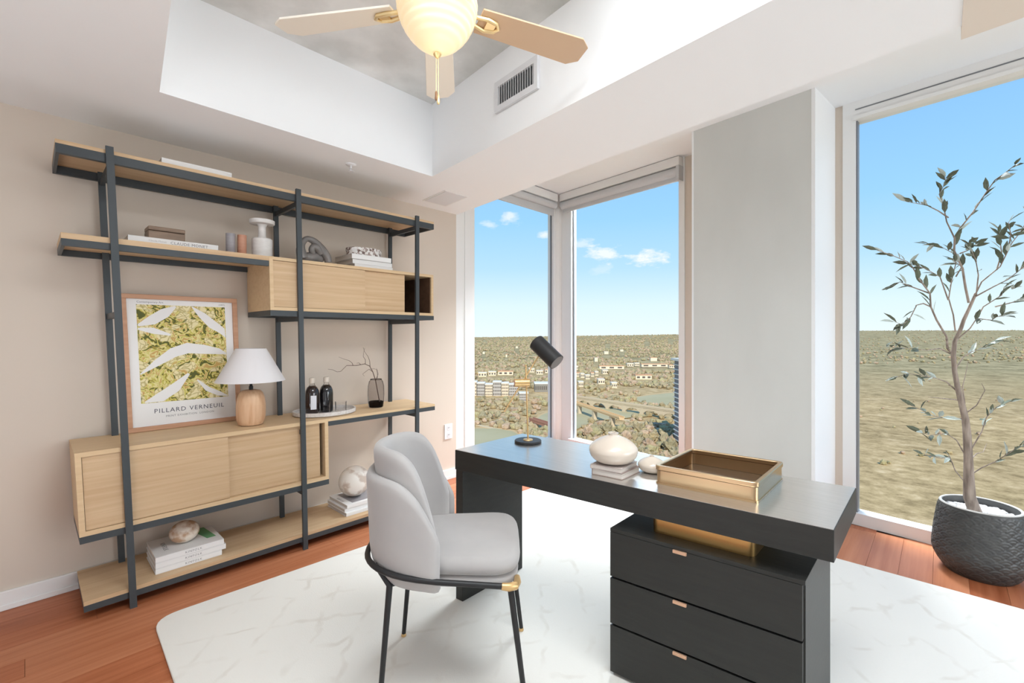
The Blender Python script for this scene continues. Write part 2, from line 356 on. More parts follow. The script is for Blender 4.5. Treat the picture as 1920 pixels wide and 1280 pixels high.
struct(MB().box(XR, XR+.1, YB, 3.75, 0, ZS), 'wall_right', 'white_paint')
# dropped ceiling ring around the tray
TA = (-2.68, 2.0); TB = (-2.68, .42); TC = (1.2, -.026); TD = (1.2, 1.554)
ye = lambda x_: 2.80-.1262*(x_+3.36)
mb = MB()
mb.prism([(XL, YB), (TB[0], YB), TB, TA, (TA[0], ye(TA[0])), (XL, ye(XL))], ZC, ZS)
mb.prism([TA, TD, (TD[0], ye(TD[0])), (TA[0], ye(TA[0]))], ZC, ZS)
mb.prism([(TB[0], YB), (TC[0], YB), TC, TB], ZC, ZS)
mb.prism([(TC[0], YB), (XR, YB), (XR, ye(XR)), (TD[0], ye(TD[0])), TD, TC], ZC, ZS)
struct(mb, 'ceiling', 'white_paint')
struct(MB().prism([(XL-.1, YB-.1), (XR+.1, YB-.1), (XR+.1, 2.6), (XL-.1, 2.6)], ZS, ZS+.2), 'ceiling_slab', 'concrete')
struct(MB().prism([(XL-.3, 2.6), (XR+.1, 2.6), (XR+.1, 3.95), (XL-.3, 4.6)], ZS, ZS+.2), 'ceiling_recess', 'white_paint')
struct(MB().prism([(.055, 1.9), (1.4, 1.75), (1.4, 2.30), (.055, 2.47)], ZC-.004, ZC+.25), 'trim_1', 'beige_panel')
# baseboard
struct(MB().box(XL, XL+.016, YB, 2.79, 0, .092).box(XL+.016, XL+.022, YB, 2.79, 0, .028), 'baseboard_left', 'white_frame', bevel=.003)
# left jamb, window frames, column
struct(MB().box(XL-.1, XL, 2.795, 3.03, 0, ZS).box(XL-.002, XL+.006, 2.90, 2.912, 0, ZS), 'trim_2', 'white_frame')
def pane_x(mb, y0, y1, z0, z1): return mb.box(XL-.045, XL-.039, y0, y1, z0, z1)
w1 = struct(MB().box(XL-.09, XL-.005, 4.30, 4.345, 0, ZS).box(XL-.09, XL+.0, 3.03, 4.3, 0, .12).box(XL-.09, XL-.0, 3.03, 4.3, 2.86, ZS), 'window_1', 'white_frame')
pane_x(MB(), 3.03, 4.3, .12, 2.86).build('pane', 'pane_glass', w1)
MB().box(XL-.048, XL-.03, 4.29, 4.30, .12, 2.86).build('gasket', 'grey_frame', w1)
struct(MB().prism([(XL-.1, 4.345), (XL-.0, 4.345), (XL+.03, 4.37), (XL+.045, 4.405), (XL+.045, 4.5), (XL-.1, 4.5)], 0, ZS), 'trim_3', 'white_frame')
w2 = struct(wbox(wbox(wbox(wbox(MB(), .045, .2, -.09, 0, 0, ZS), 1.575, 1.635, -.09, 0.01, 0, ZS), .2, 1.575, -.09, 0, 0, .13), .2, 1.575, -.09, 0, 2.92, ZS), 'window_2', 'white_frame')
wbox(MB(), .2, 1.575, -.045, -.039, .13, 2.92).build('pane', 'pane_glass', w2)
wbox(MB(), .2, .212, -.05, -.03, .13, 2.92).build('gasket', 'grey_frame', w2)
wbox(MB(), .19, 1.58, 0, .05, .1, .135).build('window_sill', 'white_frame', w2)
struct(wbox(MB(), 1.635, 2.05, -.1, 0.0, 0, ZS), 'wall_pier', 'beige_paint')
col = struct(wbox(MB(), 1.96, 2.80, -.1, .45, 0, ZS), 'column', 'column_concrete')
wbox(MB(), 1.945, 1.96, .2, .452, 0, ZS).build('corner_bead', 'white_paint', col)
wbox(MB(), 2.80, 2.822, -.1, .452, 0, ZS).build('side_panel', 'white_paint', col)
struct(wbox(MB(), 2.82, 2.87, -.1, .01, 0, ZS), 'trim_4', 'beige_paint')
w3 = struct(wbox(wbox(wbox(MB(), 2.87, 2.945, -.09, .02, 0, ZS), 2.945, 7.1, -.09, .02, 0, .085), 2.945, 7.1, -.09, .02, 2.885, ZS), 'window_3', 'white_frame')
wbox(MB(), 2.945, 7.1, -.045, -.039, .085, 2.885).build('pane', 'pane_glass', w3)
wbox(MB(), 2.945, 2.953, -.05, .0, .085, 2.885).build('gasket', 'grey_frame', w3)
wbox(MB(), 2.945, 7.1, .02, .024, 2.955, 2.962).build('shadow_gap', 'grey_frame', w3)
wbox(MB(), 2.93, 7.1, .02, .035, 2.885, 2.91).build('head_stop', 'white_frame', w3)
struct(wbox(MB(), 7.1, 7.3, -.1, 0.02, 0, ZS), 'trim_5', 'white_frame')
# roller shades
rs = thing('roller_shade', ww(.9, .05, 2.8), 'rolled-up pale grey roller shade with white cassette above the wide corner window pane', 'shade')
wbox(MB(), .09, 1.62, 0.005, .085, 2.93, 3.015).build('cassette', 'white_frame', rs, bevel=.004)
mb = MB(); mb.tube([ww(.09, .04, 2.885), ww(1.59, .04, 2.885)], .045, 16); mb.build('fabric_roll', 'shade_fabric', rs, smooth=True)
wbox(MB(), .09, 1.59, .012, .035, 2.80, 2.86).build('bottom_rail', 'shade_fabric', rs, bevel=.004)
wbox(MB(), 1.592, 1.622, .003, .09, 2.79, 2.93).build('end_bracket', 'shade_fabric', rs)
rs2 = thing('roller_shade', (XL+.05, 3.7, 2.8), 'rolled-up white roller shade over the narrow window beside the shelf wall', 'shade')
MB().box(XL+.005, XL+.08, 3.04, 4.28, 2.92, 3.01).build('cassette', 'white_frame', rs2, bevel=.004)
MB().tube([(XL+.04, 3.05, 2.88), (XL+.04, 4.27, 2.88)], .04, 16).build('fabric_roll', 'shade_fabric', rs2, smooth=True)
MB().box(XL+.01, XL+.03, 3.05, 4.27, 2.76, 2.84).build('bottom_rail', 'shade_fabric', rs2, bevel=.004)
# ceiling fittings
vn = thing('air_vent', (-1.75, 1.89, 2.75), 'white louvred air vent on the sloping tray wall of the ceiling', 'vent')
def tv(s, d, z): return Vector((-1.93, 1.912, 0))+DW*s+NW*d+Vector((0, 0, z))
def tbox(mb, s0, s1, d0, d1, z0, z1): return mb.hexa([tv(s0, d1, z0), tv(s1, d1, z0), tv(s1, d0, z0), tv(s0, d0, z0)], [tv(s0, d1, z1), tv(s1, d1, z1), tv(s1, d0, z1), tv(s0, d0, z1)])
tbox(MB(), .03, .34, .0005, .004, 2.70, 2.82).build('back_plate', 'vent_dark', vn)
mb = MB(); tbox(mb, 0, .03, .0005, .016, 2.67, 2.85); tbox(mb, .34, .37, .0005, .016, 2.67, 2.85); tbox(mb, .03, .34, .0005, .016, 2.67, 2.705); tbox(mb, .03, .34, .0005, .016, 2.815, 2.85); mb.build('vent_frame', 'vent_white', vn)
for k in range(15):
    s = .036+k*.0205; mb = MB()
    mb.hexa([tv(s+.008, .015, 2.705), tv(s+.012, .015, 2.705), tv(s+.004, .0045, 2.705), tv(s, .0045, 2.705)], [tv(s+.008, .015, 2.815), tv(s+.012, .015, 2.815), tv(s+.004, .0045, 2.815), tv(s, .0045, 2.815)])
    mb.build('louvre', 'vent_white', vn)
sp = thing('sprinkler', (-2.887, 1.482, ZC), 'small white fire sprinkler head under the dropped ceiling', 'sprinkler')
MB().lathe([(.034, 0), (.034, -.004), (.026, -.009), (.012, -.011)], (-2.887, 1.482, ZC), 24).build('escutcheon', 'plate_white', sp, smooth=True)
MB().lathe([(.008, -.01), (.008, -.03), (.004, -.032), (.004, -.045)], (-2.887, 1.482, ZC), 12).build('nozzle', 'vent_white', sp, smooth=True)
MB().lathe([(.018, -.045), (.019, -.048)], (-2.887, 1.482, ZC), 16).build('deflector', 'vent_white', sp)
ap = thing('access_panel', (-3.04, 2.4, ZC), 'flat white access panel in the ceiling by the corner window', 'panel')
MB().prism([(-3.2, 2.31), (-2.874, 2.275), (-2.874, 2.485), (-3.2, 2.53)], ZC-.006, ZC-.0003).build('panel_door', 'vent_white', ap, bevel=.002)
fr = [(-3.215, 2.297), (-2.859, 2.259), (-2.859, 2.499), (-3.215, 2.546)]; inn = [(-3.203, 2.308), (-2.871, 2.272), (-2.871, 2.488), (-3.203, 2.533)]
mb = MB()
for i in range(4):
    j = (i+1) % 4; mb.prism([fr[i], fr[j], inn[j], inn[i]], ZC-.004, ZC-.0003)
mb.build('panel_frame', 'white_frame', ap)
ol = thing('wall_outlet', (XL, 2.7, .44), 'white double power outlet on the beige wall right of the shelf', 'outlet')
MB().box(XL+.0003, XL+.008, 2.653, 2.743, .377, .515).build('cover_plate', 'plate_white', ol, bevel=.002)
for z in (.413, .479):
    rc = MB().box(XL+.008, XL+.0105, 2.68, 2.716, z-.02, z+.02).build('receptacle', 'vent_white', ol, bevel=.001)
    for dy in (-.007, .007): MB().box(XL+.0105, XL+.0112, 2.698+dy-.0015, 2.698+dy+.0015, z-.002, z+.01).build('slot', 'vent_dark', rc)

# ------------------------------------------------------------------ ceiling fan
FC = Vector((-1.41, 1.076, 0))
fan = thing('ceiling_fan', (FC.x, FC.y, ZS), 'five-blade ceiling fan with brass irons and a glowing ribbed glass bowl', 'ceiling fan')
MB().lathe([(.07, 0), (.07, -.02), (.045, -.06), (.02, -.07)], (FC.x, FC.y, ZS-.001), 24).build('canopy', 'fan_brass', fan, smooth=True)
MB().lathe([(.014, -.06), (.014, -.2)], (FC.x, FC.y, ZS), 12).build('downrod', 'fan_brass', fan, smooth=True)
MB().lathe([(.03, 0), (.1, -.02), (.125, -.06), (.125, -.12), (.1, -.15), (.07, -.17)], (FC.x, FC.y, ZS-.19), 32).build('motor_housing', 'fan_brass', fan, smooth=True)
MB().lathe([(.075, .03), (.075, -.01), (.115, -.03), (.118, -.045)], (FC.x, FC.y, 2.70), 32).build('light_fitter', 'fan_brass', fan, smooth=True)
prof = []
for i in range(61):
    q = i/60; z = 2.675-.235*q; r = .152*max(0, 1-max(0, (q-.18)/.82)**2.1)**.62 if q > .18 else .112+.04*math.sin(q/.18*PI/2)
    r = max(r, .012)*(1+.03*math.sin(q*2*PI*10)*(1-q*.4)); prof.append((r, z))
MB().lathe(prof, (FC.x, FC.y, 0), 48).build('glass_bowl', 'lamp_glass', fan, smooth=True, angle=80)
for k in range(5):
    a = math.radians(69.1+72*k); ca, sa = math.cos(a), math.sin(a)
    M = Matrix.Translation((FC.x, FC.y, 2.615)) @ Matrix.Rotation(a, 4, 'Z') @ Matrix.Rotation(math.radians(-11), 4, 'X')
    out = [(.17, -.058), (.625, -.074), (.672, -.04), (.672, .04), (.625, .074), (.17, .058)]
    bl = MB().prism(out, -.004, .004).xf(M).build('blade', 'fan_blade_b' if k == 0 else 'fan_blade_a', fan, bevel=.001)
    mb = MB(); mb.tube([(.09, 0, .02), (.12, 0, .012), (.16, -.02, -.008), (.2, -.028, -.012), (.24, -.02, -.011), (.255, 0, -.011), (.24, .02, -.011), (.2, .028, -.012), (.16, .02, -.008), (.12, 0, .012)], .0085, 8)
    mb.box(.2, .24, -.022, .022, -.012, -.0045); mb.xf(M).build('blade_iron', 'fan_brass', bl, smooth=True)
c0 = FC+FWD*-.02
MB().lathe([(.012, 2.44), (.016, 2.434), (.01, 2.425), (.004, 2.42)], (FC.x, FC.y, 0), 12).build('finial', 'fan_brass', fan, smooth=True)
for dx, L, m in ((-.004, .135, 'fan_brass'), (.004, .15, 'fan_brass')):
    q = FC+RGT*dx; ch = MB().tube([(q.x, q.y, 2.43), (q.x, q.y, 2.43-L)], .0011, 6).build('pull_chain', m, fan)
    MB().lathe([(.001, 0), (.0045, -.006), (.006, -.03), (.0045, -.036), (.001, -.038)], (q.x, q.y, 2.43-L), 12).build('pull_knob', 'wood_bead' if dx < 0 else 'fan_brass', ch, smooth=True)
gl = bpy.data.lights.new('fan_bulb', 'POINT'); gl.energy = .5; gl.color = (1, .76, .45); gl.shadow_soft_size = .1
go = bpy.data.objects.new('fan_bulb', gl); COL.objects.link(go); go.location = (FC.x, FC.y, 2.34)

# ------------------------------------------------------------------ shelving unit
XF = -2.93; XB = -3.345
def ty(y, z): return y-.09*(z/2.25)*max(0, (2.04-y)/1.684)     # uprights fan very slightly outwards
def sbox(mb, x0, x1, y0, y1, z0, z1, mi=0):
    return mb.hexa([(x0, ty(y0, z0), z0), (x1, ty(y0, z0), z0), (x1, ty(y1, z0), z0), (x0, ty(y1, z0), z0)], [(x0, ty(y0, z1), z1), (x1, ty(y0, z1), z1), (x1, ty(y1, z1), z1), (x0, ty(y1, z1), z1)], mi)
Y0, Y1 = .178, 2.205
PY = (.355, 1.197, 2.04)
sh = thing('shelving_unit', (-3.14, 1.2, 0), 'tall oak and dark steel shelving unit standing against the beige wall', 'shelf')
for py in PY:
    sbox(MB(), XF-.004, XF+.014, py-.014, py+.014, 0, 2.265).build('post', 'slate_metal', sh)
    sbox(MB(), -3.315, -3.297, py-.014, py+.014, 0, 2.235).build('post', 'slate_metal', sh)
    for z in (2.19, 1.47, .755, .373, .048):
        sbox(MB(), -3.297, XF-.004, py-.008, py+.008, z-.03, z).build('cross_bar', 'slate_metal', sh)
def rails(y0, y1, zt, h=.03, left=True, right=True, back=True):
    sbox(MB(), XF-.03, XF-.004, y0, y1, zt-h, zt).build('rail', 'slate_metal', sh)
    if back: sbox(MB(), XB, XB+.02, y0, y1, zt-h, zt).build('rail', 'slate_metal', sh)
    if left: sbox(MB(), XB+.02, XF-.03, y0, y0+.012, zt-h, zt).build('rail', 'slate_metal', sh)
    if right: sbox(MB(), XB+.02, XF-.03, y1-.012, y1, zt-h, zt).build('rail', 'slate_metal', sh)
# top shelf
rails(Y0, Y1, 2.232, .042); sbox(MB(), XB, XF-.005, Y0, Y1, 2.2325, 2.25).build('shelf_board', 'oak', sh)
# upper open shelf + cabinet
UL = 1.03
rails(Y0, UL-.002, 1.80, .032, right=False); sbox(MB(), XB, XF-.004, Y0, UL-.0005, 1.8005, 1.827).build('shelf_board', 'oak', sh)
rails(UL, Y1, 1.503, .033)
def cabinet(y0, y1, z0, z1, th, dsplit, dend, name):
    c = sbox(MB(), XB, XF-.004, y0, y1, z1-th, z1).build(name, 'oak_light', sh)
    sbox(MB(), XB, XF-.004, y0, y1, z0, z0+th).build('bottom_panel', 'oak_light', c)
    sbox(MB(), XB, XF-.004, y0, y0+th, z0+th, z1-th).build('side_panel', 'oak_light', c)
    sbox(MB(), XB, XF-.004, y1-th, y1, z0+th, z1-th).build('side_panel', 'oak_light', c)
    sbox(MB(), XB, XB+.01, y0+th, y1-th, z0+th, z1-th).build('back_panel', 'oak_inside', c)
    sbox(MB(), XF-.028, XF-.012, y0+th+.002, dsplit, z0+th+.002, z1-th-.002).build('sliding_door', 'oak', c)
    sbox(MB(), XF-.047, XF-.031, dsplit-.03, dend, z0+th+.002, z1-th-.002).build('sliding_door', 'oak', c)
    return c
uc = cabinet(UL, Y1-.005, 1.504, 1.828, .02, 1.632, 1.955, 'upper_cabinet')
sbox(MB(), XB+.01, XF-.02, Y1-.0275, Y1-.0252, 1.5245, 1.8075).build('shade_lining', 'oak_shade', uc)  # added liners that carry the interior shade as colour
sbox(MB(), XB+.0102, XB+.0125, 1.7, Y1-.028, 1.5245, 1.8075).build('shade_lining', 'oak_shade', uc)
sbox(MB(), XB+.0128, XF-.05, 1.9, Y1-.028, 1.5242, 1.5262).build('shade_lining', 'oak_shade', uc)
# middle level: cabinet left, open shelf right
LR = 1.36
rails(LR+.002, Y1+.01, .785, .03, left=False); sbox(MB(), XB, XF-.004, LR+.0005, Y1+.01, .7855, .803).build('shelf_board', 'oak_light', sh)
rails(Y0, LR, .405, .032)
cabinet(Y0, LR, .406, .803, .022, .795, LR-.045, 'lower_cabinet')
# bottom shelf
rails(Y0, Y1+.01, .078, .03); sbox(MB(), XB, XF-.004, Y0, Y1+.01, .0785, .098).build('shelf_board', 'oak', sh)

# ------------------------------------------------------------------ books and ornaments
def book(x0, x1, y0, y1, z0, z1, label, group=None, cover='paper', name='book', page='page_edge', spine_right=True):
    r = thing(name, ((x0+x1)/2, (y0+y1)/2, z0), label, 'book', group)
    c = .0025
    mb = MB().box(x0, x1, y0, y1, z0, z0+c).box(x0, x1, y0, y1, z1-c, z1).box(x1-c, x1, y0, y1, z0+c, z1-c)
    mb.build('cover', cover, r, bevel=.0012); MB().box(x0+.004, x1-c, y0+.004, y1-.004, z0+c, z1-c).build('pages', page, r); return r
XV = (0, 1, 0); ZV = (0, 0, 1)
b = book(-3.19, -2.975, .475, .80, 2.2505, 2.288, 'thin white book lying on the very top shelf of the unit', cover='paper')
b = book(-3.28, -2.985, .34, .735, 1.8275, 1.862, 'large white art book lying under the small brown wooden box', cover='paper')
text('spine_lettering', 'CLAUDE MONET', .021, (-2.9845, .60, 1.838), XV, ZV, 'ink_light', b, space=1.1)
text('spine_lettering', 'Claude Monet', .013, (-2.9845, .46, 1.842), XV, ZV, 'pot_rim', b)
bx = thing('keepsake_box', (-3.07, .505, 1.862), 'small brown wooden box with clasp on the large white art book', 'box')
MB().box(-3.13, -3.01, .425, .585, 1.8622, 1.905).build('body', 'box_wood', bx, bevel=.004)
MB().box(-3.13, -3.01, .425, .585, 1.906, 1.928).build('lid', 'box_wood', bx, bevel=.004)
MB().box(-3.075, -3.06, .495, .52, 1.928, 1.934).build('clasp', 'grey_clay', bx, bevel=.002)
MB().box(-3.01, -3.008, .426, .584, 1.9052, 1.9062).build('seam', 'gap_black', bx)
def cup(y, m, label):
    r = thing('cup', (-3.03, y, 1.8275), label, 'cup', 'pair of small cups on the upper shelf')
    MB().lathe([(.021, 0), (.024, .004), (.0245, .12), (.0225, .12), (.0215, .01), (.001, .009)], (-3.03, y, 1.8275), 28, caps=True).build('body', m, r, smooth=True)
    for z in (.03, .038): MB().lathe([(.0242, z-.0012), (.0252, z), (.0242, z+.0012)], (-3.03, y, 1.8275), 28, caps=False).build('band', m, r, smooth=True)
cup(.808, 'smoke_ceramic', 'smoky grey cup standing beside the copper-coloured cup')
cup(.868, 'copper_ceramic', 'copper-coloured cup between the smoky cup and white pedestal vase')
pv = thing('pedestal_vase', (-3.05, .985, 1.829), 'whitish stone vase with narrow neck and wide dish top', 'vase')
MB().lathe([(.052, 0), (.056, .004), (.057, .112), (.052, .118), (.02, .12)], (-3.05, .985, 1.829), 32).build('body', 'white_stone', pv, smooth=True)
MB().lathe([(.024, .118), (.021, .14), (.021, .19), (.03, .205)], (-3.05, .985, 1.829), 24).build('neck', 'white_stone', pv, smooth=True)
MB().lathe([(.03, .205), (.066, .207), (.07, .212), (.07, .23), (.064, .232), (.06, .224), (.001, .222)], (-3.05, .985, 1.829), 36).build('dish', 'white_stone', pv, smooth=True)
sc = thing('knot_sculpture', (-3.06, 1.30, 1.8285), 'dark grey glazed looped knot sculpture on the upper cabinet', 'sculpture')
def loopy(pts, rad, nm, seg=14, sub=6):
    P = [Vector(p) for p in pts]; out = []; rr = []
    for i in range(len(P)-1):
        p0 = P[max(i-1, 0)]; p1 = P[i]; p2 = P[i+1]; p3 = P[min(i+2, len(P)-1)]
        for k in range(sub):
            t = k/sub; out.append(.5*((2*p1)+(p2-p0)*t+(2*p0-5*p1+4*p2-p3)*t*t+(-p0+3*p1-3*p2+p3)*t**3)); rr.append(rad[i]+(rad[i+1]-rad[i])*t)
    out.append(P[-1]); rr.append(rad[-1])
    return MB().tube(out, rr, seg).build(nm, 'grey_glaze', sc, smooth=True)
loopy([(-3.06, 1.235, 1.86), (-3.06, 1.222, 1.91), (-3.06, 1.23, 1.955), (-3.06, 1.26, 1.99), (-3.06, 1.30, 1.985), (-3.055, 1.335, 1.955), (-3.045, 1.365, 1.92), (-3.04, 1.39, 1.88), (-3.04, 1.398, 1.848)], [.036, .03, .021, .018, .022, .028, .028, .026, .024], 'outer_loop')
loopy([(-3.05, 1.35, 1.90), (-3.045, 1.325, 1.935), (-3.045, 1.30, 1.94), (-3.045, 1.287, 1.918), (-3.05, 1.30, 1.895)], [.024, .026, .023, .02, .018], 'inner_curl')
MB().ball((-3.065, 1.30, 1.868), .039, 1.0, 2.0, 1.0).build('base_lobe', 'grey_glaze', sc, smooth=True)
nm = ('bottom white book of the stack under the speckled round box', 'middle white book of the stack under the speckled round box', 'top white book of the stack, right under the speckled round box')
zz = 1.8285
for k, (dy, hh) in enumerate(((.02, .027), (.01, .032), (0, .035))):
    b = book(-3.26, (-2.994, -3.003, -2.995)[k], 1.545+dy, 1.87-.012*(k == 2), zz, zz+hh, nm[k], 'white books on the upper cabinet'); zz += hh+.0012
tb = thing('speckled_box', (-3.12, 1.715, zz), 'round speckled terrazzo box with lid on the white books', 'box')
MB().lathe([(.09, 0), (.093, .003), (.093, .036)], (-3.12, 1.705, zz), 40, 1, 1.42).build('body', 'terrazzo', tb, smooth=True)
MB().lathe([(.094, .0365), (.095, .039), (.095, .058), (.092, .061)], (-3.12, 1.705, zz), 40, 1, 1.42).build('lid', 'terrazzo', tb, smooth=True)

# framed poster
po = thing('framed_poster', (-3.31, .66, .8035), 'oak-framed floral poster leaning on the wall above the lower cabinet', 'poster')
PYa, PYb, PZa, PZb = .405, .965, .804, 1.588
def pq(y, z, d=0):
    k = (z-PZa)/(PZb-PZa); return Vector((-3.318-.028*k+d, ty(y, z), z))
def pbox(mb, y0, y1, z0, z1, d0, d1): return mb.hexa([pq(y0, z0, d0), pq(y0, z0, d1), pq(y1, z0, d1), pq(y1, z0, d0)], [pq(y0, z1, d0), pq(y0, z1, d1), pq(y1, z1, d1), pq(y1, z1, d0)])
fw = .026
for a_ in ((PYa, PYb, PZa, PZa+fw), (PYa, PYb, PZb-fw, PZb), (PYa, PYa+fw, PZa+fw, PZb-fw), (PYb-fw, PYb, PZa+fw, PZb-fw)):
    pbox(MB(), *a_, -.008, .016).build('frame_bar', 'frame_wood', po, bevel=.002)
pbox(MB(), PYa+fw, PYb-fw, PZa+fw, PZb-fw, -.006, .003).build('poster_sheet', 'paper', po)
pr = pbox(MB(), PYa+.068, PYb-.066, .962, 1.53, .003, .0036).build('print', 'floral_print', po)
def swoop(pts, w):
    vs = []; n = len(pts)
    for i, (y, z) in enumerate(pts):
        a0 = pts[max(i-1, 0)]; a1 = pts[min(i+1, n-1)]; d = Vector((a1[0]-a0[0], a1[1]-a0[1])).normalized(); nx, nz_ = -d.y, d.x
        ww_ = w*math.sin(PI*(i+.25)/(n-.5)); vs += [pq(min(max(y+nx*ww_, PYa+.07), PYb-.068), min(max(z+nz_*ww_, .964), 1.528), .004), pq(min(max(y-nx*ww_, PYa+.07), PYb-.068), min(max(z-nz_*ww_, .964), 1.528), .004)]
    fs = [(2*i, 2*i+1, 2*i+3, 2*i+2) for i in range(n-1)]
    MB().add(vs, fs).build('white_motif', 'paper', pr)
swoop([(.475, 1.13), (.55, 1.19), (.63, 1.25), (.70, 1.275), (.78, 1.265), (.86, 1.25), (.93, 1.235)], .032)
swoop([(.475, 1.41), (.54, 1.44), (.60, 1.485), (.65, 1.527)], .03)
swoop([(.475, 1.39), (.54, 1.38), (.62, 1.355)], .018)
swoop([(.73, 1.53), (.78, 1.475), (.83, 1.42), (.88, 1.38), (.91, 1.34)], .026)
swoop([(.49, .965), (.56, .99), (.63, 1.04), (.70, 1.12)], .03)
swoop([(.74, 1.08), (.79, 1.02), (.85, .985), (.90, .965)], .016)
UPV = (pq(.6, 1.5)-pq(.6, .9)); UPV.y = 0
text('poster_title', 'PILLARD VERNEUIL', .036, pq(.70, .90, .0036), XV, UPV, 'ink', po, space=1.18)
text('poster_subtitle', 'PRINT EXHIBITION  LONDON', .016, pq(.70, .872, .0036), XV, UPV, 'ink_light', po, space=1.15)
text('poster_caption', 'Contemporary Art', .016, pq(.475, 1.54, .0036), XV, UPV, 'ink_light', po, 'LEFT')
text('poster_caption', '(1897)', .013, pq(.90, 1.54, .0036), XV, UPV, 'ink_light', po, 'RIGHT')

# table lamp
lc = (-3.09, .935, .8035)
la = thing('table_lamp', lc, 'small table lamp with white cone shade and turned wooden base', 'lamp')
prof = [(.05, 0), (.066, .004), (.076, .03), (.08, .07), (.08, .12), (.074, .165), (.064, .195), (.05, .21), (.03, .215)]
mb = MB()
vs = []; fs = []; seg = 72
for r, z in prof:
    for k in range(seg): a = 2*PI*k/seg; q = r*(1+.012*math.cos(a*24)); vs.append((lc[0]+q*math.cos(a), lc[1]+q*math.sin(a), lc[2]+z))
for i in range(len(prof)-1):
    for k in range(seg): fs.append((i*seg+k, i*seg+(k+1) % seg, (i+1)*seg+(k+1) % seg, (i+1)*seg+k))
fs.append(tuple(range(seg-1, -1, -1))); fs.append(tuple((len(prof)-1)*seg+k for k in range(seg)))
mb.add(vs, fs).build('lamp_base', 'lamp_wood', la, smooth=True)
MB().lathe([(.012, .213), (.012, .235), (.008, .24), (.008, .33)], lc, 12).build('stem', 'black_steel', la, smooth=True)
MB().lathe([(.187, .268), (.19, .268), (.083, .468), (.08, .468), (.187, .268)], lc, 64, caps=False).build('lamp_shade', 'linen', la, smooth=True)
mb = MB()
for k in range(3): a = k*2*PI/3; mb.tube([(lc[0], lc[1], lc[2]+.44), (lc[0]+.086*math.cos(a), lc[1]+.086*math.sin(a), lc[2]+.455)], .002, 6)
mb.tube([(lc[0], lc[1], lc[2]+.32), (lc[0], lc[1], lc[2]+.44)], .003, 6); mb.build('shade_spider', 'black_steel', la)

# tray with bottles and glasses
tcx, tcy, tz = -3.15, 1.425, .8035
tr = thing('oval_tray', (tcx, tcy, tz), 'speckled stone oval tray holding bottles and glasses on the middle shelf', 'tray')
MB().lathe([(.94, 0), (1, .006), (1, .03), (.95, .03), (.94, .009), (.001, .008)], (tcx, tcy, tz), 56, .175, .212).build('tray_dish', 'tray_stone', tr, smooth=True)
def bottle(x_, y_, label, lab, body):
    z0 = tz+.0085; r = thing('bottle', (x_, y_, z0), label, 'bottle', 'dark bottles on the oval tray')
    MB().lathe([(.042, 0), (.045, .004), (.046, .02), (.046, .13), (.043, .155), (.033, .178), (.022, .188)], (x_, y_, z0), 32).build('body', body, r, smooth=True)
    MB().lathe([(.022, .188), (.017, .195), (.0155, .205)], (x_, y_, z0), 24).build('neck', 'clear_glass', r, smooth=True)
    MB().lathe([(.0165, .205), (.02, .208), (.02, .238), (.017, .244), (.002, .2445)], (x_, y_, z0), 24).build('stopper', 'cream_ceramic', r, smooth=True)
    if lab:
        vs = []
        for k in range(7):
            a = -.6+k*.14; vs += [(x_+.0465*math.cos(a), y_+.0465*math.sin(a)*1, z0+.03), (x_+.0465*math.cos(a), y_+.0465*math.sin(a), z0+.125)]
        MB().add(vs, [(2*i, 2*i+2, 2*i+3, 2*i+1) for i in range(6)]).build('paper_label', 'label_white', r)
bottle(-3.175, 1.345, 'dark brown bottle with white side label next to the shelf post', True, 'dark_liquid_brown')
bottle(-3.175, 1.445, 'black bottle without side label at the centre of the oval tray', False, 'dark_liquid')
def glass(x_, y_, r_, h_, label):
    z0 = tz+.0085; r = thing('tumbler', (x_, y_, z0), label, 'glass', 'clear tumblers on the oval tray')
    MB().lathe([(r_*.93, 0), (r_*.95, .002), (r_, h_), (r_*.93, h_), (r_*.88, .012), (.001, .011)], (x_, y_, z0), 32).build('bowl', 'clear_glass', r, smooth=True)
    MB().lathe([(r_*.97, h_-.001), (r_*1.005, h_+.0015), (r_*.94, h_+.001)], (x_, y_, z0), 32, caps=False).build('rim', 'clear_glass', r, smooth=True)
glass(-3.065, 1.385, .036, .082, 'clear tumbler in front of the black bottle on the oval tray')
glass(-3.12, 1.525, .04, .066, 'clear tumbler at the right end of the oval tray')
# smoked vase with twig
vx, vy, vz = -3.14, 1.815, .8035
va = thing('glass_vase', (vx, vy, vz), 'smoky grey glass vase holding a bare twig on the middle shelf', 'vase')
MB().lathe([(.001, .0), (.05, .0), (.054, .006), (.06, .05), (.062, .1), (.06, .16), (.052, .195), (.042, .21)], (vx, vy, vz), 36, caps=False).build('vase_body', 'smoke_glass', va, smooth=True)
MB().lathe([(.001, .004), (.048, .004), (.055, .04), (.05, .045), (.001, .03)], (vx, vy, vz), 32, caps=False).build('vase_foot', 'smoke_glass_dark', va, smooth=True)
MB().lathe([(.04, .209), (.0435, .211), (.0425, .214), (.039, .212)], (vx, vy, vz), 32, caps=False).build('vase_rim', 'smoke_glass_dark', va, smooth=True)
tw = thing('bare_twig', (vx, vy, vz+.02), 'bare crooked brown twig standing in the smoky glass vase', 'twig')
def tp(u, v, x_=-3.12):
    r = ray(u, v); return r*(x_/r.x)+Vector((0, 0, EYE))
MB().tube([Vector((vx+.01, vy+.03, vz+.012)), tp(704, 712), tp(699, 697), tp(693, 686), tp(684, 682), tp(668, 685), tp(662, 685), tp(650, 685), tp(645, 690), tp(639, 696), tp(632, 697), tp(624, 693), tp(615, 692)], [.004, .0036, .0032, .003, .0026, .0024, .0022, .002, .0018, .0017, .0015, .0013, .001], 6).build('stem', 'twig', tw, smooth=True)
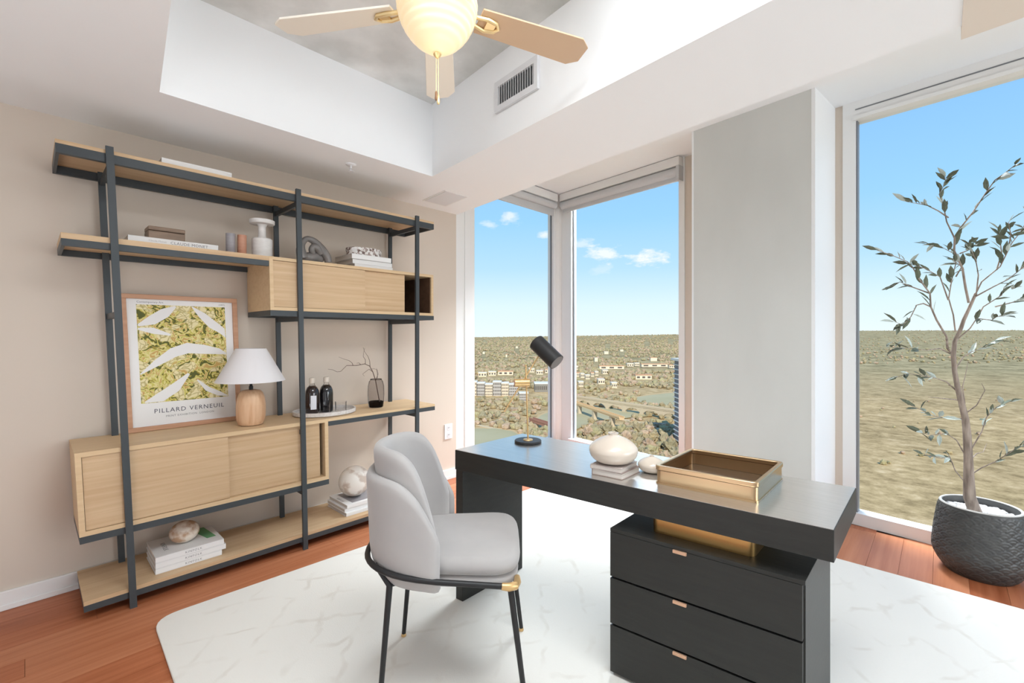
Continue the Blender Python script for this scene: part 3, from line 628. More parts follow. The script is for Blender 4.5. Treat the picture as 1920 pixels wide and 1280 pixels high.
for pts in ([(662, 685), (660, 680), (655, 676), (645, 673), (635, 669)], [(694, 687), (693, 676), (690, 668), (687, 664), (683, 658), (681, 651)], [(685, 682), (685, 674), (681, 668), (682, 660), (684, 652)], [(699, 697), (692, 692), (685, 697), (680, 701), (683, 705)], [(705, 711), (709, 701), (707, 693), (701, 691), (694, 692)], [(676, 683), (673, 680), (668, 681)], [(706, 712), (708, 706), (706, 690)]):
    MB().tube([tp(u, v, -3.12+random.uniform(-.015, .02)) if i else tp(u, v) for i, (u, v) in enumerate(pts)], [.0022-.0013*i/(len(pts)-1) for i in range(len(pts))], 5).build('side_twig', 'twig', tw, smooth=True)
# bottom shelf stacks
zz = .0985
for k, (y1, lb) in enumerate(((.755, 'bottom white magazine of the stack under the brown marble egg'), (.775, 'middle white magazine of the stack under the brown marble egg'), (.765, 'top white magazine with green cover picture under the brown marble egg'))):
    b = book(-3.262, -2.992, .452, y1, zz, zz+.029, lb, 'white magazines under the egg'); 
    text('spine_lettering', 'KINFOLK', .016, (-2.9915, .62, zz+.009), XV, ZV, 'ink_light', b, space=1.25)
    zz += .0295
MB().add([(-3.26, .66, zz+.0002), (-3.07, .70, zz+.0002), (-3.07, .745, zz+.0002), (-3.26, .725, zz+.0002)], [(0, 1, 2, 3)]).build('cover_picture', 'green_print', b)
text('cover_lettering', 'KINFOLK', .03, (-3.12, .50, zz+.0003), (1, 0, 0), XV, 'ink_light', b)
eg = tag(MB().ball((-3.11, .60, zz+.0585), .06, 1.05, 1.2, .98).build('marble_egg', 'marble_brown', None, smooth=True), 'brown-veined marble egg resting on the left magazine stack', 'ornament')
zz = .0985
for k, (x1, y0, lb) in enumerate(((-2.985, 1.50, 'bottom white magazine of the stack under the white marble ball'), (-3.0, 1.495, 'middle white magazine of the stack under the white marble ball'), (-2.995, 1.51, 'top white magazine with grey cover picture under the white marble ball'))):
    b = book(-3.275, x1, y0, 1.80, zz, zz+.024, lb, 'white magazines under the ball'); zz += .0245
MB().add([(-3.25, 1.56, zz+.0002), (-3.02, 1.56, zz+.0002), (-3.02, 1.78, zz+.0002), (-3.25, 1.78, zz+.0002)], [(0, 1, 2, 3)]).build('cover_picture', 'smoke_ceramic', b)
text('cover_lettering', 'KINFOLK', .024, (-3.13, 1.52, zz+.0003), (1, 0, 0), XV, 'ink_light', b)
tag(MB().ball((-3.14, 1.64, zz+.109), .109, 1, 1.02, 1, 32, 20).build('marble_ball', 'marble', None, smooth=True), 'white-veined marble ball resting on the right magazine stack', 'ornament')

# ------------------------------------------------------------------ rug
def rounded(poly, r, n=6):
    out = []
    for i, p in enumerate(poly):
        p = Vector(p); a = (Vector(poly[i-1])-p).normalized(); b_ = (Vector(poly[(i+1) % len(poly)])-p).normalized()
        for k in range(n+1):
            t = k/n; q0 = p+a*r*(1-t); q1 = p+b_*r*t; out.append(q0*(1-t)+q1*t)
    return out
rg = rounded([(-2.715, .40), (1.55, .28), (1.55, 3.36), (-2.60, 3.31)], .11)
tag(MB().prism([(p.x, p.y) for p in rg], .0008, .012).build('area_rug', 'rug', None, bevel=.004), 'large cream rug with faint cracked diamond pattern under desk', 'rug')

# ------------------------------------------------------------------ desk
DO = Vector((-1.803, 1.488, 0)); E1 = Vector((1.569, .172, 0)).normalized(); E2 = Vector((-.006, 1, 0)).normalized()
def dk(s, t, z): return DO+E1*s+E2*t+Vector((0, 0, z))
def dbox(mb, s0, s1, t0, t1, z0, z1, mi=0): return mb.hexa([dk(s0, t0, z0), dk(s1, t0, z0), dk(s1, t1, z0), dk(s0, t1, z0)], [dk(s0, t0, z1), dk(s1, t0, z1), dk(s1, t1, z1), dk(s0, t1, z1)], mi)
RZ = .0125
de = thing('writing_desk', (-1.0, 1.8, RZ), 'black wooden desk with thick floating top and drawer pedestal', 'desk')
dbox(MB(), 0, 1.578, 0, .515, .671, .77).build('desktop', ['black_wood'], de, bevel=.002)
dbox(MB(), .002, 1.576, .002, .513, .7701, .7712).build('top_sheen', 'desktop_sheen', de)  # thin added layer holding the imitated window sheen
dbox(MB(), .003, .05, .003, .455, RZ, .6708).build('panel_leg', 'black_wood', de, bevel=.002)
pb = dbox(MB(), .855, 1.502, .022, .475, RZ, .578).build('pedestal_body', 'black_wood', de, bevel=.001)
dbox(MB(), .852, 1.505, .0, .478, .5782, .592).build('pedestal_top', 'black_wood', de, bevel=.001)
for k, (z0, z1) in enumerate(((.402, .577), (.216, .394), (RZ+.012, .208))):
    dr = dbox(MB(), .852, 1.497, .0, .021, z0, z1).build('drawer_front', 'black_wood', de, bevel=.001)
    dbox(MB(), 1.10, 1.148, -.008, 0, z1-.010, z1+.001).build('drawer_pull', 'copper_pull', dr, bevel=.001)
    if k: dbox(MB(), .856, 1.497, .012, .021, z1, z1+.008).build('shadow_gap', 'gap_black', dr)
gb = rounded([dk(.985, .07, 0).xy, dk(1.345, .07, 0).xy, dk(1.345, .42, 0).xy, dk(.985, .42, 0).xy], .03)
MB().prism([(p.x, p.y) for p in gb], .5922, .6708).build('gold_spacer', 'brass', de, smooth=True)

# brass tray on the desk
ZD = .7714
bt = thing('brass_tray', dk(1.17, .27, ZD), 'deep rectangular brass tray standing on the desk above the pedestal', 'tray')
def rr(s0, s1, t0, t1, r): return [(p.x, p.y) for p in rounded([dk(s0, t0, 0).xy, dk(s1, t0, 0).xy, dk(s1, t1, 0).xy, dk(s0, t1, 0).xy], r, 5)]
def ring(mb, o, i, z0, z1):
    n = len(o); vs = [(p[0], p[1], z0) for p in o]+[(p[0], p[1], z1) for p in o]+[(p[0], p[1], z1) for p in i]+[(p[0], p[1], z0) for p in i]
    fs = []
    for k in range(n):
        j = (k+1) % n
        for a_ in range(4): fs.append((a_*n+k, a_*n+j, ((a_+1) % 4)*n+j, ((a_+1) % 4)*n+k))
    return mb.add(vs, fs)
S0, S1, T0, T1 = .985, 1.35, .098, .46
MB().prism(rr(S0+.006, S1-.006, T0+.006, T1-.006, .02), ZD, ZD+.006).build('tray_floor', 'bronze_tray_floor', bt)
ring(MB(), rr(S0, S1, T0, T1, .022), rr(S0+.006, S1-.006, T0+.006, T1-.006, .018), ZD, ZD+.007).build('foot_band', 'brass_tray', bt, smooth=True)
ring(MB(), rr(S0+.003, S1-.003, T0+.003, T1-.003, .022), rr(S0+.008, S1-.008, T0+.008, T1-.008, .018), ZD+.007, ZD+.052).build('tray_wall', 'brass_tray', bt, smooth=True)
ring(MB(), rr(S0-.001, S1+.001, T0-.001, T1+.001, .023), rr(S0+.015, S1-.015, T0+.015, T1-.015, .014), ZD+.054, ZD+.072).build('rim_band', 'brass_tray', bt, smooth=True, bevel=.003)
ring(MB(), rr(S0+.003, S1-.003, T0+.003, T1-.003, .022), rr(S0+.01, S1-.01, T0+.01, T1-.01, .018), ZD+.052, ZD+.054).build('groove', 'bronze_tray_floor', bt)

# desk lamp
lb = onz(990, 829, ZD); 
dl = thing('desk_lamp', lb, 'slim brass desk lamp with black tubular head on the desk', 'lamp')
MB().lathe([(.07, 0), (.073, .003), (.073, .011), (.07, .014), (.001, .014)], lb, 48).build('lamp_foot', 'black_steel', dl, smooth=True)
tl = (lb-Vector((0, 0, 0))).dot(FWD)
MB().lathe([(.027, .014), (.025, .018), (.008, .02), (.001, .02)], lb, 32).build('foot_collar', 'pale_brass', dl, smooth=True)
MB().tube([lb+Vector((0, 0, .018)), ahead(986, 683, tl)], .0042, 10).build('stem', 'pale_brass', dl, smooth=True)
j = ahead(979, 717, tl)
MB().tube([j-RGT*.041+FWD*-.012, j+RGT*.038+FWD*.0], .0225, 24).build('joint_barrel', 'pale_brass', dl, smooth=True)
MB().tube([j-RGT*.0425+FWD*-.0122, j-RGT*.041+FWD*-.012], .0205, 24).build('barrel_cap', 'copper_ceramic', dl, smooth=True)
MB().tube([ahead(945, 772, tl-.03), j, ahead(1012, 664, tl+.02)], .0036, 8).build('swing_arm', 'pale_brass', dl, smooth=True)
h0 = ahead(1005, 641, tl+.03); h1 = ahead(1044, 679, tl-.05)
hd = MB().tube([h0, h0+(h1-h0)*.02, h1], [.043, .046, .046], 32).build('lamp_head', 'black_steel', dl, smooth=True)
ax = (h1-h0).normalized(); MB().tube([h1+ax*.0002, h1+ax*.001], .041, 32).build('lens', 'grey_clay', hd)

# vases and coasters on the desk
def dslab(s0, s1, t0, t1, z0, z1, ang, label, m, m2, grp):
    c = dk((s0+s1)/2, (t0+t1)/2, 0); r = thing('book', (c.x, c.y, z0), label, 'book', grp)
    M = Matrix.Translation(c) @ Matrix.Rotation(ang, 4, 'Z') @ Matrix.Translation(-c)
    dbox(dbox(dbox(MB(), s0, s1, t0, t1, z0, z0+.002), s0, s1, t0, t1, z1-.002, z1), s0, s0+.002, t0, t1, z0+.002, z1-.002).xf(M).build('cover', m, r)
    dbox(MB(), s0+.002, s1-.003, t0+.003, t1-.003, z0+.002, z1-.002).xf(M).build('pages', m2, r)
vb = onz(1150, 866, ZD+.044)
sv = (vb-DO).dot(E1); tv_ = (vb-DO).dot(Vector((0, 1, 0)))-.11*sv
dslab(sv-.068, sv+.068, tv_-.075, tv_+.075, ZD, ZD+.026, .0, 'lower small brown book under the cream vase on the desk', 'taupe', 'page_edge', 'small books under the vase')
dslab(sv-.075, sv+.06, tv_-.078, tv_+.075, ZD+.0262, ZD+.044, .05, 'upper small pale book right under the cream vase on the desk', 'taupe_pale', 'page_edge', 'small books under the vase')
def vase(c, r, h_, nr, label):
    o = thing('round_vase', c, label, 'vase', 'flattened cream vases on the desk'); pf = [(r*.42, 0), (r*.5, h_*.01)]
    for k in range(1, 20):
        a = k/20; pf.append((nr*1.1+(r-nr*1.1)*math.sin(PI*min(a*.94+.08, 1))**.72*(1 if a > .5 else 1)+(r*.38)*(max(0, .35-a)/.35)*.35, h_*(.02+.90*a)))
    MB().lathe(pf+[(nr*1.05, h_*.93)], c, 48).build('body', 'cream_ceramic', o, smooth=True, angle=70)
    MB().lathe([(nr*1.05, h_*.925), (nr, h_*.95), (nr*1.12, h_), (nr*.85, h_), (nr*.8, h_*.95)], c, 32, caps=False).build('neck', 'cream_ceramic', o, smooth=True)
vase(Vector((vb.x, vb.y, ZD+.0442)), .102, .125, .02, 'large flattened cream vase standing on two small books')
v2 = onz(1222, 884, ZD); vase(Vector((v2.x, v2.y, ZD)), .058, .07, .009, 'small flattened cream vase beside the brass tray')

# ------------------------------------------------------------------ chair
ch = thing('upholstered_chair', (-1.418, 1.189, RZ), 'pale grey upholstered chair with layered shell back and black tube frame', 'chair', rz=math.atan2(.725, .689)-.035, local=True)
def shell(cx, Wd, D, zb, zt, drop, pw_, lean, tuck, n=33, m=11):
    vs = []; fs = []
    for i in range(n):
        th = (-1+2*i/(n-1))*PI/2; s = abs(th)/(PI/2); c = abs(math.cos(th))**.8; sn = math.copysign(abs(math.sin(th))**.8, th)
        top = zt-drop*s**pw_
        for k in range(m):
            q = k/(m-1); z = zb+(top-zb)*q; g = 1-tuck*(1-min(1, q/.3))**2
            vs.append((cx-(D*c*g+lean*c*max(0, (z-zb)/(zt-zb))**1.3), Wd*sn*g*(1-.05*q), z))
    for i in range(n-1):
        for k in range(m-1): fs.append((i*m+k, (i+1)*m+k, (i+1)*m+k+1, i*m+k+1))
    return MB().add(vs, fs)
shell(-.04, .25, .275, .435, .83, .22, 8, .02, .16).build('outer_shell', 'velvet', ch, smooth=True, solid=.042, subsurf=1, angle=180)
shell(-.06, .205, .215, .5, .925, .3, 9, .035, .0).build('inner_shell', 'velvet', ch, smooth=True, solid=.046, subsurf=1, angle=180)
def cushion(mb, x0, x1, hw0, hw1, z0, z1, n=20, m=8):
    out = []
    for k in range(48):
        a = 2*PI*k/48; cx_, sx_ = math.cos(a), math.sin(a)
        ex = math.copysign(abs(cx_)**.42, cx_); ey = math.copysign(abs(sx_)**.42, sx_)
        x_ = (x0+x1)/2+(x1-x0)/2*ex; hw = hw0+(hw1-hw0)*(x_-x0)/(x1-x0); out.append((x_, ey*hw))
    prof = []
    for i in range(m+1): a = -PI/2+PI*i/m; prof.append((math.cos(a), math.sin(a)))
    vs = []; fs = []; L = 48; cxm = (x0+x1)/2; rim = .035
    for c, s in prof:
        ins = rim*(1-c)
        for (x_, y_) in out:
            l = math.hypot(x_-cxm, y_); f_ = (l-ins)/l; vs.append((cxm+(x_-cxm)*f_, y_*f_, (z0+z1)/2+(z1-z0)/2*s))
    for i in range(m):
        for k in range(L): fs.append((i*L+k, i*L+(k+1) % L, (i+1)*L+(k+1) % L, (i+1)*L+k))
    t0 = len(vs); vs.append((cxm, 0, z1+.012)); vs.append((cxm, 0, z0))
    for k in range(L): fs.append((m*L+k, m*L+(k+1) % L, t0)); fs.append((k, t0+1, (k+1) % L))
    return mb.add(vs, fs)
cushion(MB(), -.2, .245, .21, .235, .478, .548).build('seat_cushion', 'velvet', ch, smooth=True, angle=80)
cushion(MB(), -.2, .238, .205, .23, .435, .482).build('seat_base', 'velvet', ch, smooth=True, angle=80)
ring_pts = []
for i in range(41):
    q = -1+2*i/40; s = abs(q)
    if s > .55: x_ = -.05+(s-.55)/.45*.225; y_ = math.copysign(.262-.012*(s-.55)/.45, q)
    else:
        th = q/.55*PI/2; x_ = -.05-.295*abs(math.cos(th))**.75; y_ = math.copysign(.262*abs(math.sin(th))**.75, th) if th else 0
    ring_pts.append((x_, y_, .515-.052*max(0, (x_+.3)/.5)))
MB().tube(ring_pts, .0105, 10).build('frame_ring', 'black_steel', ch, smooth=True)
for sg in (1, -1):
    e = ring_pts[-1] if sg > 0 else ring_pts[0]
    MB().tube([e, (e[0]+.025, e[1], e[2]-.003), (e[0]+.047, e[1]-sg*.012, e[2]-.005), (e[0]+.056, e[1]-sg*.04, e[2]-.006), (e[0]+.056, e[1]-sg*.07, e[2]-.006)], [.0125, .0145, .0145, .0135, .011], 12).build('brass_corner', 'pale_brass', ch, smooth=True)
    l = MB().tube([(.205, sg*.236, .458), (.262, sg*.228, .012)], [.0115, .009], 10).build('leg', 'black_steel', ch, smooth=True)
    MB().lathe([(.011, .0005), (.0115, .004), (.0095, .012)], (.262, sg*.228, 0), 12).build('foot_cap', 'pale_brass', l, smooth=True)
    l = MB().tube([(-.285, sg*.175, .512), (-.228, sg*.2, .445), (-.264, sg*.2, .012)], [.0105, .0115, .009], 10).build('leg', 'black_steel', ch, smooth=True)
    MB().tube([(-.228, sg*.2, .445), (-.16, sg*.15, .442)], .007, 8).build('seat_bracket', 'black_steel', l, smooth=True)
    MB().lathe([(.011, .0005), (.0115, .004), (.0095, .012)], (-.264, sg*.2, 0), 12).build('foot_cap', 'pale_brass', l, smooth=True)

# ------------------------------------------------------------------ potted tree
pc = Vector((.16, 3.715, 0))
pt = thing('potted_olive_tree', pc, 'young olive tree in a black scallop-patterned pot by the right window', 'plant')
def scallop(a, z):
    r = .036; hh = r*.62; best = 0
    for row in range(int(z/hh)-2, int(z/hh)+2):
        cz = row*hh; nC = 17; w = 2*PI*.195/nC
        off = .5*w if row % 2 else 0; k = round((a*.195-off)/w); cx_ = k*w+off
        d_ = math.hypot((a*.195-cx_)*.92, z-cz)
        if d_ < r and z >= cz-.0:
            return .5+.5*math.cos(2*PI*2.6*d_/r)-(.6 if d_/r > .93 else 0)
    return 0
vs = []; fs = []; SG, RG = 260, 84
def potr(q): return (.142+.06*math.sin(min(1, q/.33)*PI/2)) if q < .33 else .202-.03*((q-.33)/.67)**1.5
for i in range(RG+1):
    q = i/RG; z = .385*q
    for k in range(SG):
        a = 2*PI*k/SG; rr_ = potr(q)+(.0042*scallop(a, z) if .03 < q < .96 else 0); vs.append(pc+Vector((rr_*math.cos(a), rr_*math.sin(a), z)))
for i in range(RG):
    for k in range(SG): fs.append((i*SG+k, i*SG+(k+1) % SG, (i+1)*SG+(k+1) % SG, (i+1)*SG+k))
fs.append(tuple(range(SG-1, -1, -1)))
pot = MB().add(vs, fs).build('pot', 'pot_black', pt, smooth=True, angle=180)
MB().lathe([(.172, .385), (.168, .390), (.160, .390), (.157, .385)], pc, 64, caps=False).build('pot_rim', 'pot_rim', pot, smooth=True)
MB().lathe([(.157, .386), (.157, .33), (.001, .33)], pc, 64, caps=False).build('pot_liner', 'pot_black', pot, smooth=True)
mb = MB(); rnd = random.Random(3)
for k in range(420):
    a = rnd.random()*2*PI; r = .15*math.sqrt(rnd.random()); mb.ball((pc.x+r*math.cos(a), pc.y+r*math.sin(a), .337+rnd.random()*.012), .009+rnd.random()*.006, 1, rnd.uniform(.7, 1.2), .7, 6, 4)
pe = mb.build('pebbles', 'pebble', pt, smooth=True); pe['kind'] = 'stuff'
TT = pc.dot(FWD)
rt = random.Random(11)
def c1(p): return (1600+p[0]/3.2, 300+p[1]/3.2)
def c2(p): return (1600+p[0]/3.2, 600+p[1]/3.2)
trunk = [c2(p) for p in ((697, 1135), (697, 1060), (693, 950), (690, 830), (682, 680), (672, 590), (650, 500), (625, 400), (608, 310), (600, 210), (608, 130), (645, 50))]+[c1(p) for p in ((662, 960), (692, 895), (735, 800))]
tpts = [ahead(u, v, TT-.0-.05*i/len(trunk)) for i, (u, v) in enumerate(trunk)]
tpts[0] = Vector((pc.x-.008, pc.y-.01, .30))
MB().tube(tpts, [.033, .028, .024, .0205, .0185, .0165, .0145, .013, .0115, .0115, .0105, .0095, .009, .008, .007], 12).build('trunk', 'bark', pt, smooth=True)
B = [
 [c1(p) for p in ((735, 800), (770, 730), (880, 640), (950, 500), (1010, 420), (1060, 330), (1090, 260))],
 [c1(p) for p in ((692, 855), (672, 760), (655, 650), (605, 545), (608, 470), (640, 410), (720, 310), (800, 190), (850, 120), (920, 70), (970, 30))],
 [c1(p) for p in ((608, 470), (560, 370), (540, 270), (515, 205), (550, 140), (555, 100))],
 [c1(p) for p in ((570, 345), (510, 305), (440, 270), (380, 260), (320, 250))],
 [c1(p) for p in ((600, 1170), (565, 1130), (560, 1060), (500, 960), (465, 880), (460, 800), (400, 720), (360, 650), (325, 610), (230, 570), (140, 540))],
 [c1(p) for p in ((465, 880), (420, 860), (380, 870), (345, 940), (300, 990), (250, 970))],
 [c1(p) for p in ((612, 1030), (600, 930), (572, 830), (590, 720), (615, 620), (600, 560), (500, 505), (440, 505))],
 [c1(p) for p in ((630, 1070), (700, 1010), (740, 950), (830, 960), (860, 940), (905, 935))],
 [c1(p) for p in ((740, 950), (780, 880), (890, 810), (905, 760), (970, 770))],
 [c1(p) for p in ((730, 820), (840, 760), (930, 715), (1010, 650), (1070, 600))],
 [c1(p) for p in ((850, 880), (930, 860), (1000, 840), (1060, 800))],
 [c1(p) for p in ((860, 660), (890, 560), (880, 480), (875, 420))],
 [c1(p) for p in ((930, 540), (945, 450), (930, 370))],
 [c1(p) for p in ((740, 790), (750, 690), (735, 600), (690, 500))],
 [c1(p) for p in ((460, 800), (350, 760), (280, 730), (230, 765))],
 [c1(p) for p in ((570, 840), (520, 700), (430, 650), (330, 620))],
 [c1(p) for p in ((640, 560), (690, 540), (740, 500))],
 [c1(p) for p in ((615, 700), (650, 640), (600, 600))],
 [c2(p) for p in ((615, 420), (560, 370), (500, 350), (430, 335), (330, 320), (250, 345))],
 [c2(p) for p in ((710, 770), (770, 670), (800, 580), (860, 520), (950, 485))],
 [c2(p) for p in ((715, 920), (770, 885), (860, 845), (960, 780), (1010, 745))],
 [c2(p) for p in ((660, 960), (610, 900), (580, 820), (530, 830), (420, 805))],
 [c2(p) for p in ((665, 800), (620, 720), (560, 680), (460, 690), (380, 665))],
 [c2(p) for p in ((655, 590), (580, 590), (480, 575), (350, 510))],
 [c2(p) for p in ((608, 300), (660, 220), (710, 190), (790, 160), (850, 120))],
 [c2(p) for p in ((598, 210), (520, 170), (440, 180), (350, 170), (200, 160))],
 [c2(p) for p in ((668, 500), (655, 400), (670, 340), (690, 240))],
 [c2(p) for p in ((672, 560), (740, 510), (790, 420), (770, 380))],
 [c2(p) for p in ((690, 850), (740, 800), (780, 790), (800, 740))],
 [c2(p) for p in ((640, 480), (540, 470), (450, 460))],
]
# leaf meshes (a shallow folded blade), shared by all leaves
def leafmesh(name, m):
    me = bpy.data.meshes.new(name); L = 1; 
    me.from_pydata([(0, 0, 0), (.3, .15, .04), (.62, .145, .03), (1, 0, -.06), (.62, -.145, .03), (.3, -.15, .04), (.45, 0, -.01)], [], [(0, 6, 1), (1, 6, 2), (2, 6, 3), (3, 6, 4), (4, 6, 5), (5, 6, 0)])
    me.materials.append(MATS[m]); return me
LM = [leafmesh('leaf', 'leaf_dark'), leafmesh('leaf_pale', 'leaf_pale')]
nleaf = 0
for bi, br in enumerate(B):
    n = len(br); dp = rt.uniform(-.16, .1); pts = []
    for i, (u, v) in enumerate(br):
        t = TT+dp*(i/(n-1))-.05*(v < 650); t -= .5*max(0, (u-1835)/120)*.45; pts.append(ahead(u, v, t))
    main = n >= 10
    bo = MB().tube(pts, [(.0062 if main else .0038)*(1-.75*i/(n-1)) for i in range(n)], 6).build('branch', 'bark', pt, smooth=True)
    cum = [0]
    for i in range(n-1): cum.append(cum[-1]+(pts[i+1]-pts[i]).length)
    cnt = max(8, min(17, int(cum[-1]*34))) if nleaf < 290 else 0
    for q in range(cnt):
        if nleaf >= 298: break
        s = cum[-1]*(1-.68*(q/cnt)**1.15) if q else cum[-1]
        i = max(k for k in range(n) if cum[k] <= s+1e-9); i = min(i, n-2); f_ = (s-cum[i])/max(1e-6, cum[i+1]-cum[i]); p = pts[i].lerp(pts[i+1], min(1, f_))
        d_ = (pts[i+1]-pts[i]).normalized()
        d_ = (d_*rt.uniform(.3, 1)+Vector((rt.uniform(-.7, .7), rt.uniform(-.7, .5), rt.uniform(-.35, .55)))).normalized()
        pal = rt.random() < (.5 if p.z < 1.4 else .22)
        o = bpy.data.objects.new('leaf', LM[1 if pal else 0]); COL.objects.link(o); o.parent = bo
        o.matrix_local = Matrix.Translation(p-ORG[pt.name]) @ d_.to_track_quat('X', 'Z').to_matrix().to_4x4() @ Matrix.Rotation(rt.uniform(-1.2, 1.2), 4, 'X') @ Matrix.Scale(rt.uniform(.05, .088), 4)
        nleaf += 1

# ------------------------------------------------------------------ outdoors, seen from a high floor
GZ = -60.0
def ground_mat():
    m = mat('scrub_ground', (150, 132, 96), .95, spec=.05); t = m.node_tree; b = t.nodes['Principled BSDF']
    g = N(t, 'ShaderNodeNewGeometry')
    def nz_(scale, det, stretch=(1, 1, 1), rough=.6):
        mp = N(t, 'ShaderNodeMapping'); mp.inputs['Scale'].default_value = tuple(scale*q for q in stretch); t.links.new(g.outputs['Position'], mp.inputs[0])
        n = N(t, 'ShaderNodeTexNoise'); n.inputs['Scale'].default_value = 1; n.inputs['Detail'].default_value = det; n.inputs['Roughness'].default_value = rough; t.links.new(mp.outputs[0], n.inputs['Vector']); return n.outputs[0]
    def ramp(src, els):
        r = N(t, 'ShaderNodeValToRGB'); cr = r.color_ramp
        while len(cr.elements) < len(els): cr.elements.new(.5)
        for e, (p, c) in zip(cr.elements, els): e.position = p; e.color = srgb(*c)
        t.links.new(src, r.inputs[0]); return r.outputs[0]
    big = ramp(nz_(.008, 5), ((.36, (164, 138, 92)), (.48, (190, 158, 108)), (.58, (204, 172, 118)), (.68, (216, 182, 132))))
    fine = ramp(nz_(.11, 6, rough=.75), ((.36, (120, 102, 74)), (.47, (174, 149, 110)), (.56, (198, 170, 128)), (.7, (234, 206, 166))))
    x = N(t, 'ShaderNodeMix', data_type='RGBA'); x.inputs[0].default_value = .68; t.links.new(big, x.inputs[6]); t.links.new(fine, x.inputs[7])
    # distant country turns to a dense dotted canopy
    far = ramp(nz_(.03, 8, rough=.8), ((.38, (120, 108, 78)), (.5, (164, 148, 110)), (.62, (192, 172, 132)), (.72, (230, 210, 176))))
    ln = N(t, 'ShaderNodeVectorMath', operation='LENGTH'); t.links.new(g.outputs['Position'], ln.inputs[0])
    mr_ = N(t, 'ShaderNodeMapRange'); mr_.inputs[1].default_value = 500; mr_.inputs[2].default_value = 1100; t.links.new(ln.outputs['Value'], mr_.inputs[0])
    y = N(t, 'ShaderNodeMix', data_type='RGBA'); t.links.new(mr_.outputs[0], y.inputs[0]); t.links.new(x.outputs[2], y.inputs[6]); t.links.new(far, y.inputs[7])
    t.links.new(y.outputs[2], b.inputs['Base Color'])
ground_mat()
mat('river_water', (172, 160, 122), .7, spec=.1, col2=(184, 172, 136), nscale=(.03, .03, .03))
mat('bank', (196, 166, 120), .95)
mat('track', (206, 182, 144), .9)
mat('bridge_deck', (222, 186, 138), .8); mat('bridge_stone', (196, 178, 150), .85); mat('bridge_rust', (158, 112, 92), .8)
mat('apt_wall', (206, 186, 160), .8, col2=(220, 204, 180), nscale=(.2, .2, .2)); mat('apt_wall_grey', (176, 168, 160), .8); mat('apt_roof', (226, 220, 210), .8); mat('apt_window', (92, 84, 78), .4)
mat('hall_grey', (136, 130, 120), .8); mat('hall_blue', (92, 122, 158), .6)
mat('house_wall', (222, 206, 180), .8); mat('house_roof', (204, 150, 112), .8); mat('house_roof_pale', (226, 214, 196), .8)
mat('tower_glass', (92, 104, 122), .25); mat('tower_slab', (222, 218, 208), .7)
def skyline(az):            # height of the far ridge as a slope above the eye, by bearing
    pts = ((math.atan2(-600, FPX), 634), (math.atan2(-70, FPX), 632), (math.atan2(317, FPX), 627), (math.atan2(648, FPX), 620), (math.atan2(1100, FPX), 619), (1.3, 619))
    if az <= pts[0][0]: v = pts[0][1]
    else:
        v = pts[-1][1]
        for (a0, v0_), (a1, v1_) in zip(pts, pts[1:]):
            if a0 <= az <= a1: v = v0_+(v1_-v0_)*(az-a0)/(a1-a0)
    return (626-v)/FPX*math.cos(az)
def ground_z(x_, y_):
    r = math.hypot(x_, y_); az = math.atan2(x_*RGT.x+y_*RGT.y, x_*FWD.x+y_*FWD.y)
    if r < 700: return GZ
    k = min(1, (r-700)/5300); k = k*k*(3-2*k)
    zr = EYE+skyline(az)*6000; z = GZ+(zr-GZ)*k
    z += 9*(1-k)*min(1, (r-700)/800)*noise.noise(Vector((x_*.0016, y_*.0016, 3)))
    if r > 6000: z = zr-(r-6000)*.03
    return z
vs = []; fs = []; NA, NR = 150, 70
for i in range(NR+1):
    r = 40*(9000/40)**(i/NR)
    for k in range(NA+1):
        az = -1.25+2.75*k/NA; p = (FWD*math.cos(az)+RGT*math.sin(az))*r; vs.append((p.x, p.y, ground_z(p.x, p.y)))
for i in range(NR):
    for k in range(NA): a = i*(NA+1)+k; fs.append((a, a+1, a+NA+2, a+NA+1))
gr_ = MB().add(vs, fs).build('ground', 'scrub_ground', None, smooth=True, angle=180); gr_['kind'] = 'structure'
def flat(name, m, uv, z, kind='structure'):
    o = MB().prism([onz(u, v, z).xy for u, v in uv], z-.3, z).build(name, m); o['kind'] = kind; return o
RIV1 = [(1183, 746), (1215, 741), (1250, 737), (1300, 733), (1420, 730), (1420, 764), (1300, 770), (1277, 769), (1240, 762), (1205, 755)]
RIV2 = [(1040, 768), (1076, 762), (1110, 762), (1150, 766), (1215, 772), (1222, 779), (1190, 781), (1155, 785), (1120, 787), (1095, 797), (1074, 808), (1040, 812), (1010, 806), (1000, 790), (1015, 778)]
RIV3 = [(780, 806), (893, 803), (930, 803), (960, 808), (985, 820), (992, 832), (985, 850), (893, 862), (780, 870)]
RIVS = (RIV1, RIV2, RIV3)
for R_ in RIVS:
    cu = sum(p[0] for p in R_)/len(R_); cv = sum(p[1] for p in R_)/len(R_)
    flat('river_bank', 'bank', [(cu+(u-cu)*1.05, cv+(v-cv)*1.13) for u, v in R_], GZ+.4); flat('river', 'river_water', R_, GZ+.9)
for k, (uv, w) in enumerate((([(880, 793), (940, 806), (1000, 825), (1025, 836)], 1.6), ([(1160, 785), (1190, 790), (1230, 796), (1290, 806)], 2.2), ([(1100, 815), (1140, 801), (1175, 795)], 1.5), ([(1190, 835), (1215, 818), (1237, 802)], 2.4))):
    P = [onz(u, v, GZ+.5) for u, v in uv]; mb = MB()
    for a_, b_ in zip(P, P[1:]):
        d_ = (b_-a_).normalized(); n_ = Vector((-d_.y, d_.x, 0))*w; mb.prism([(a_-n_).xy, (b_-n_).xy, (b_+n_).xy, (a_+n_).xy], GZ+.2, GZ+.6)
    o = mb.build('dirt_track', 'track'); o['kind'] = 'structure'
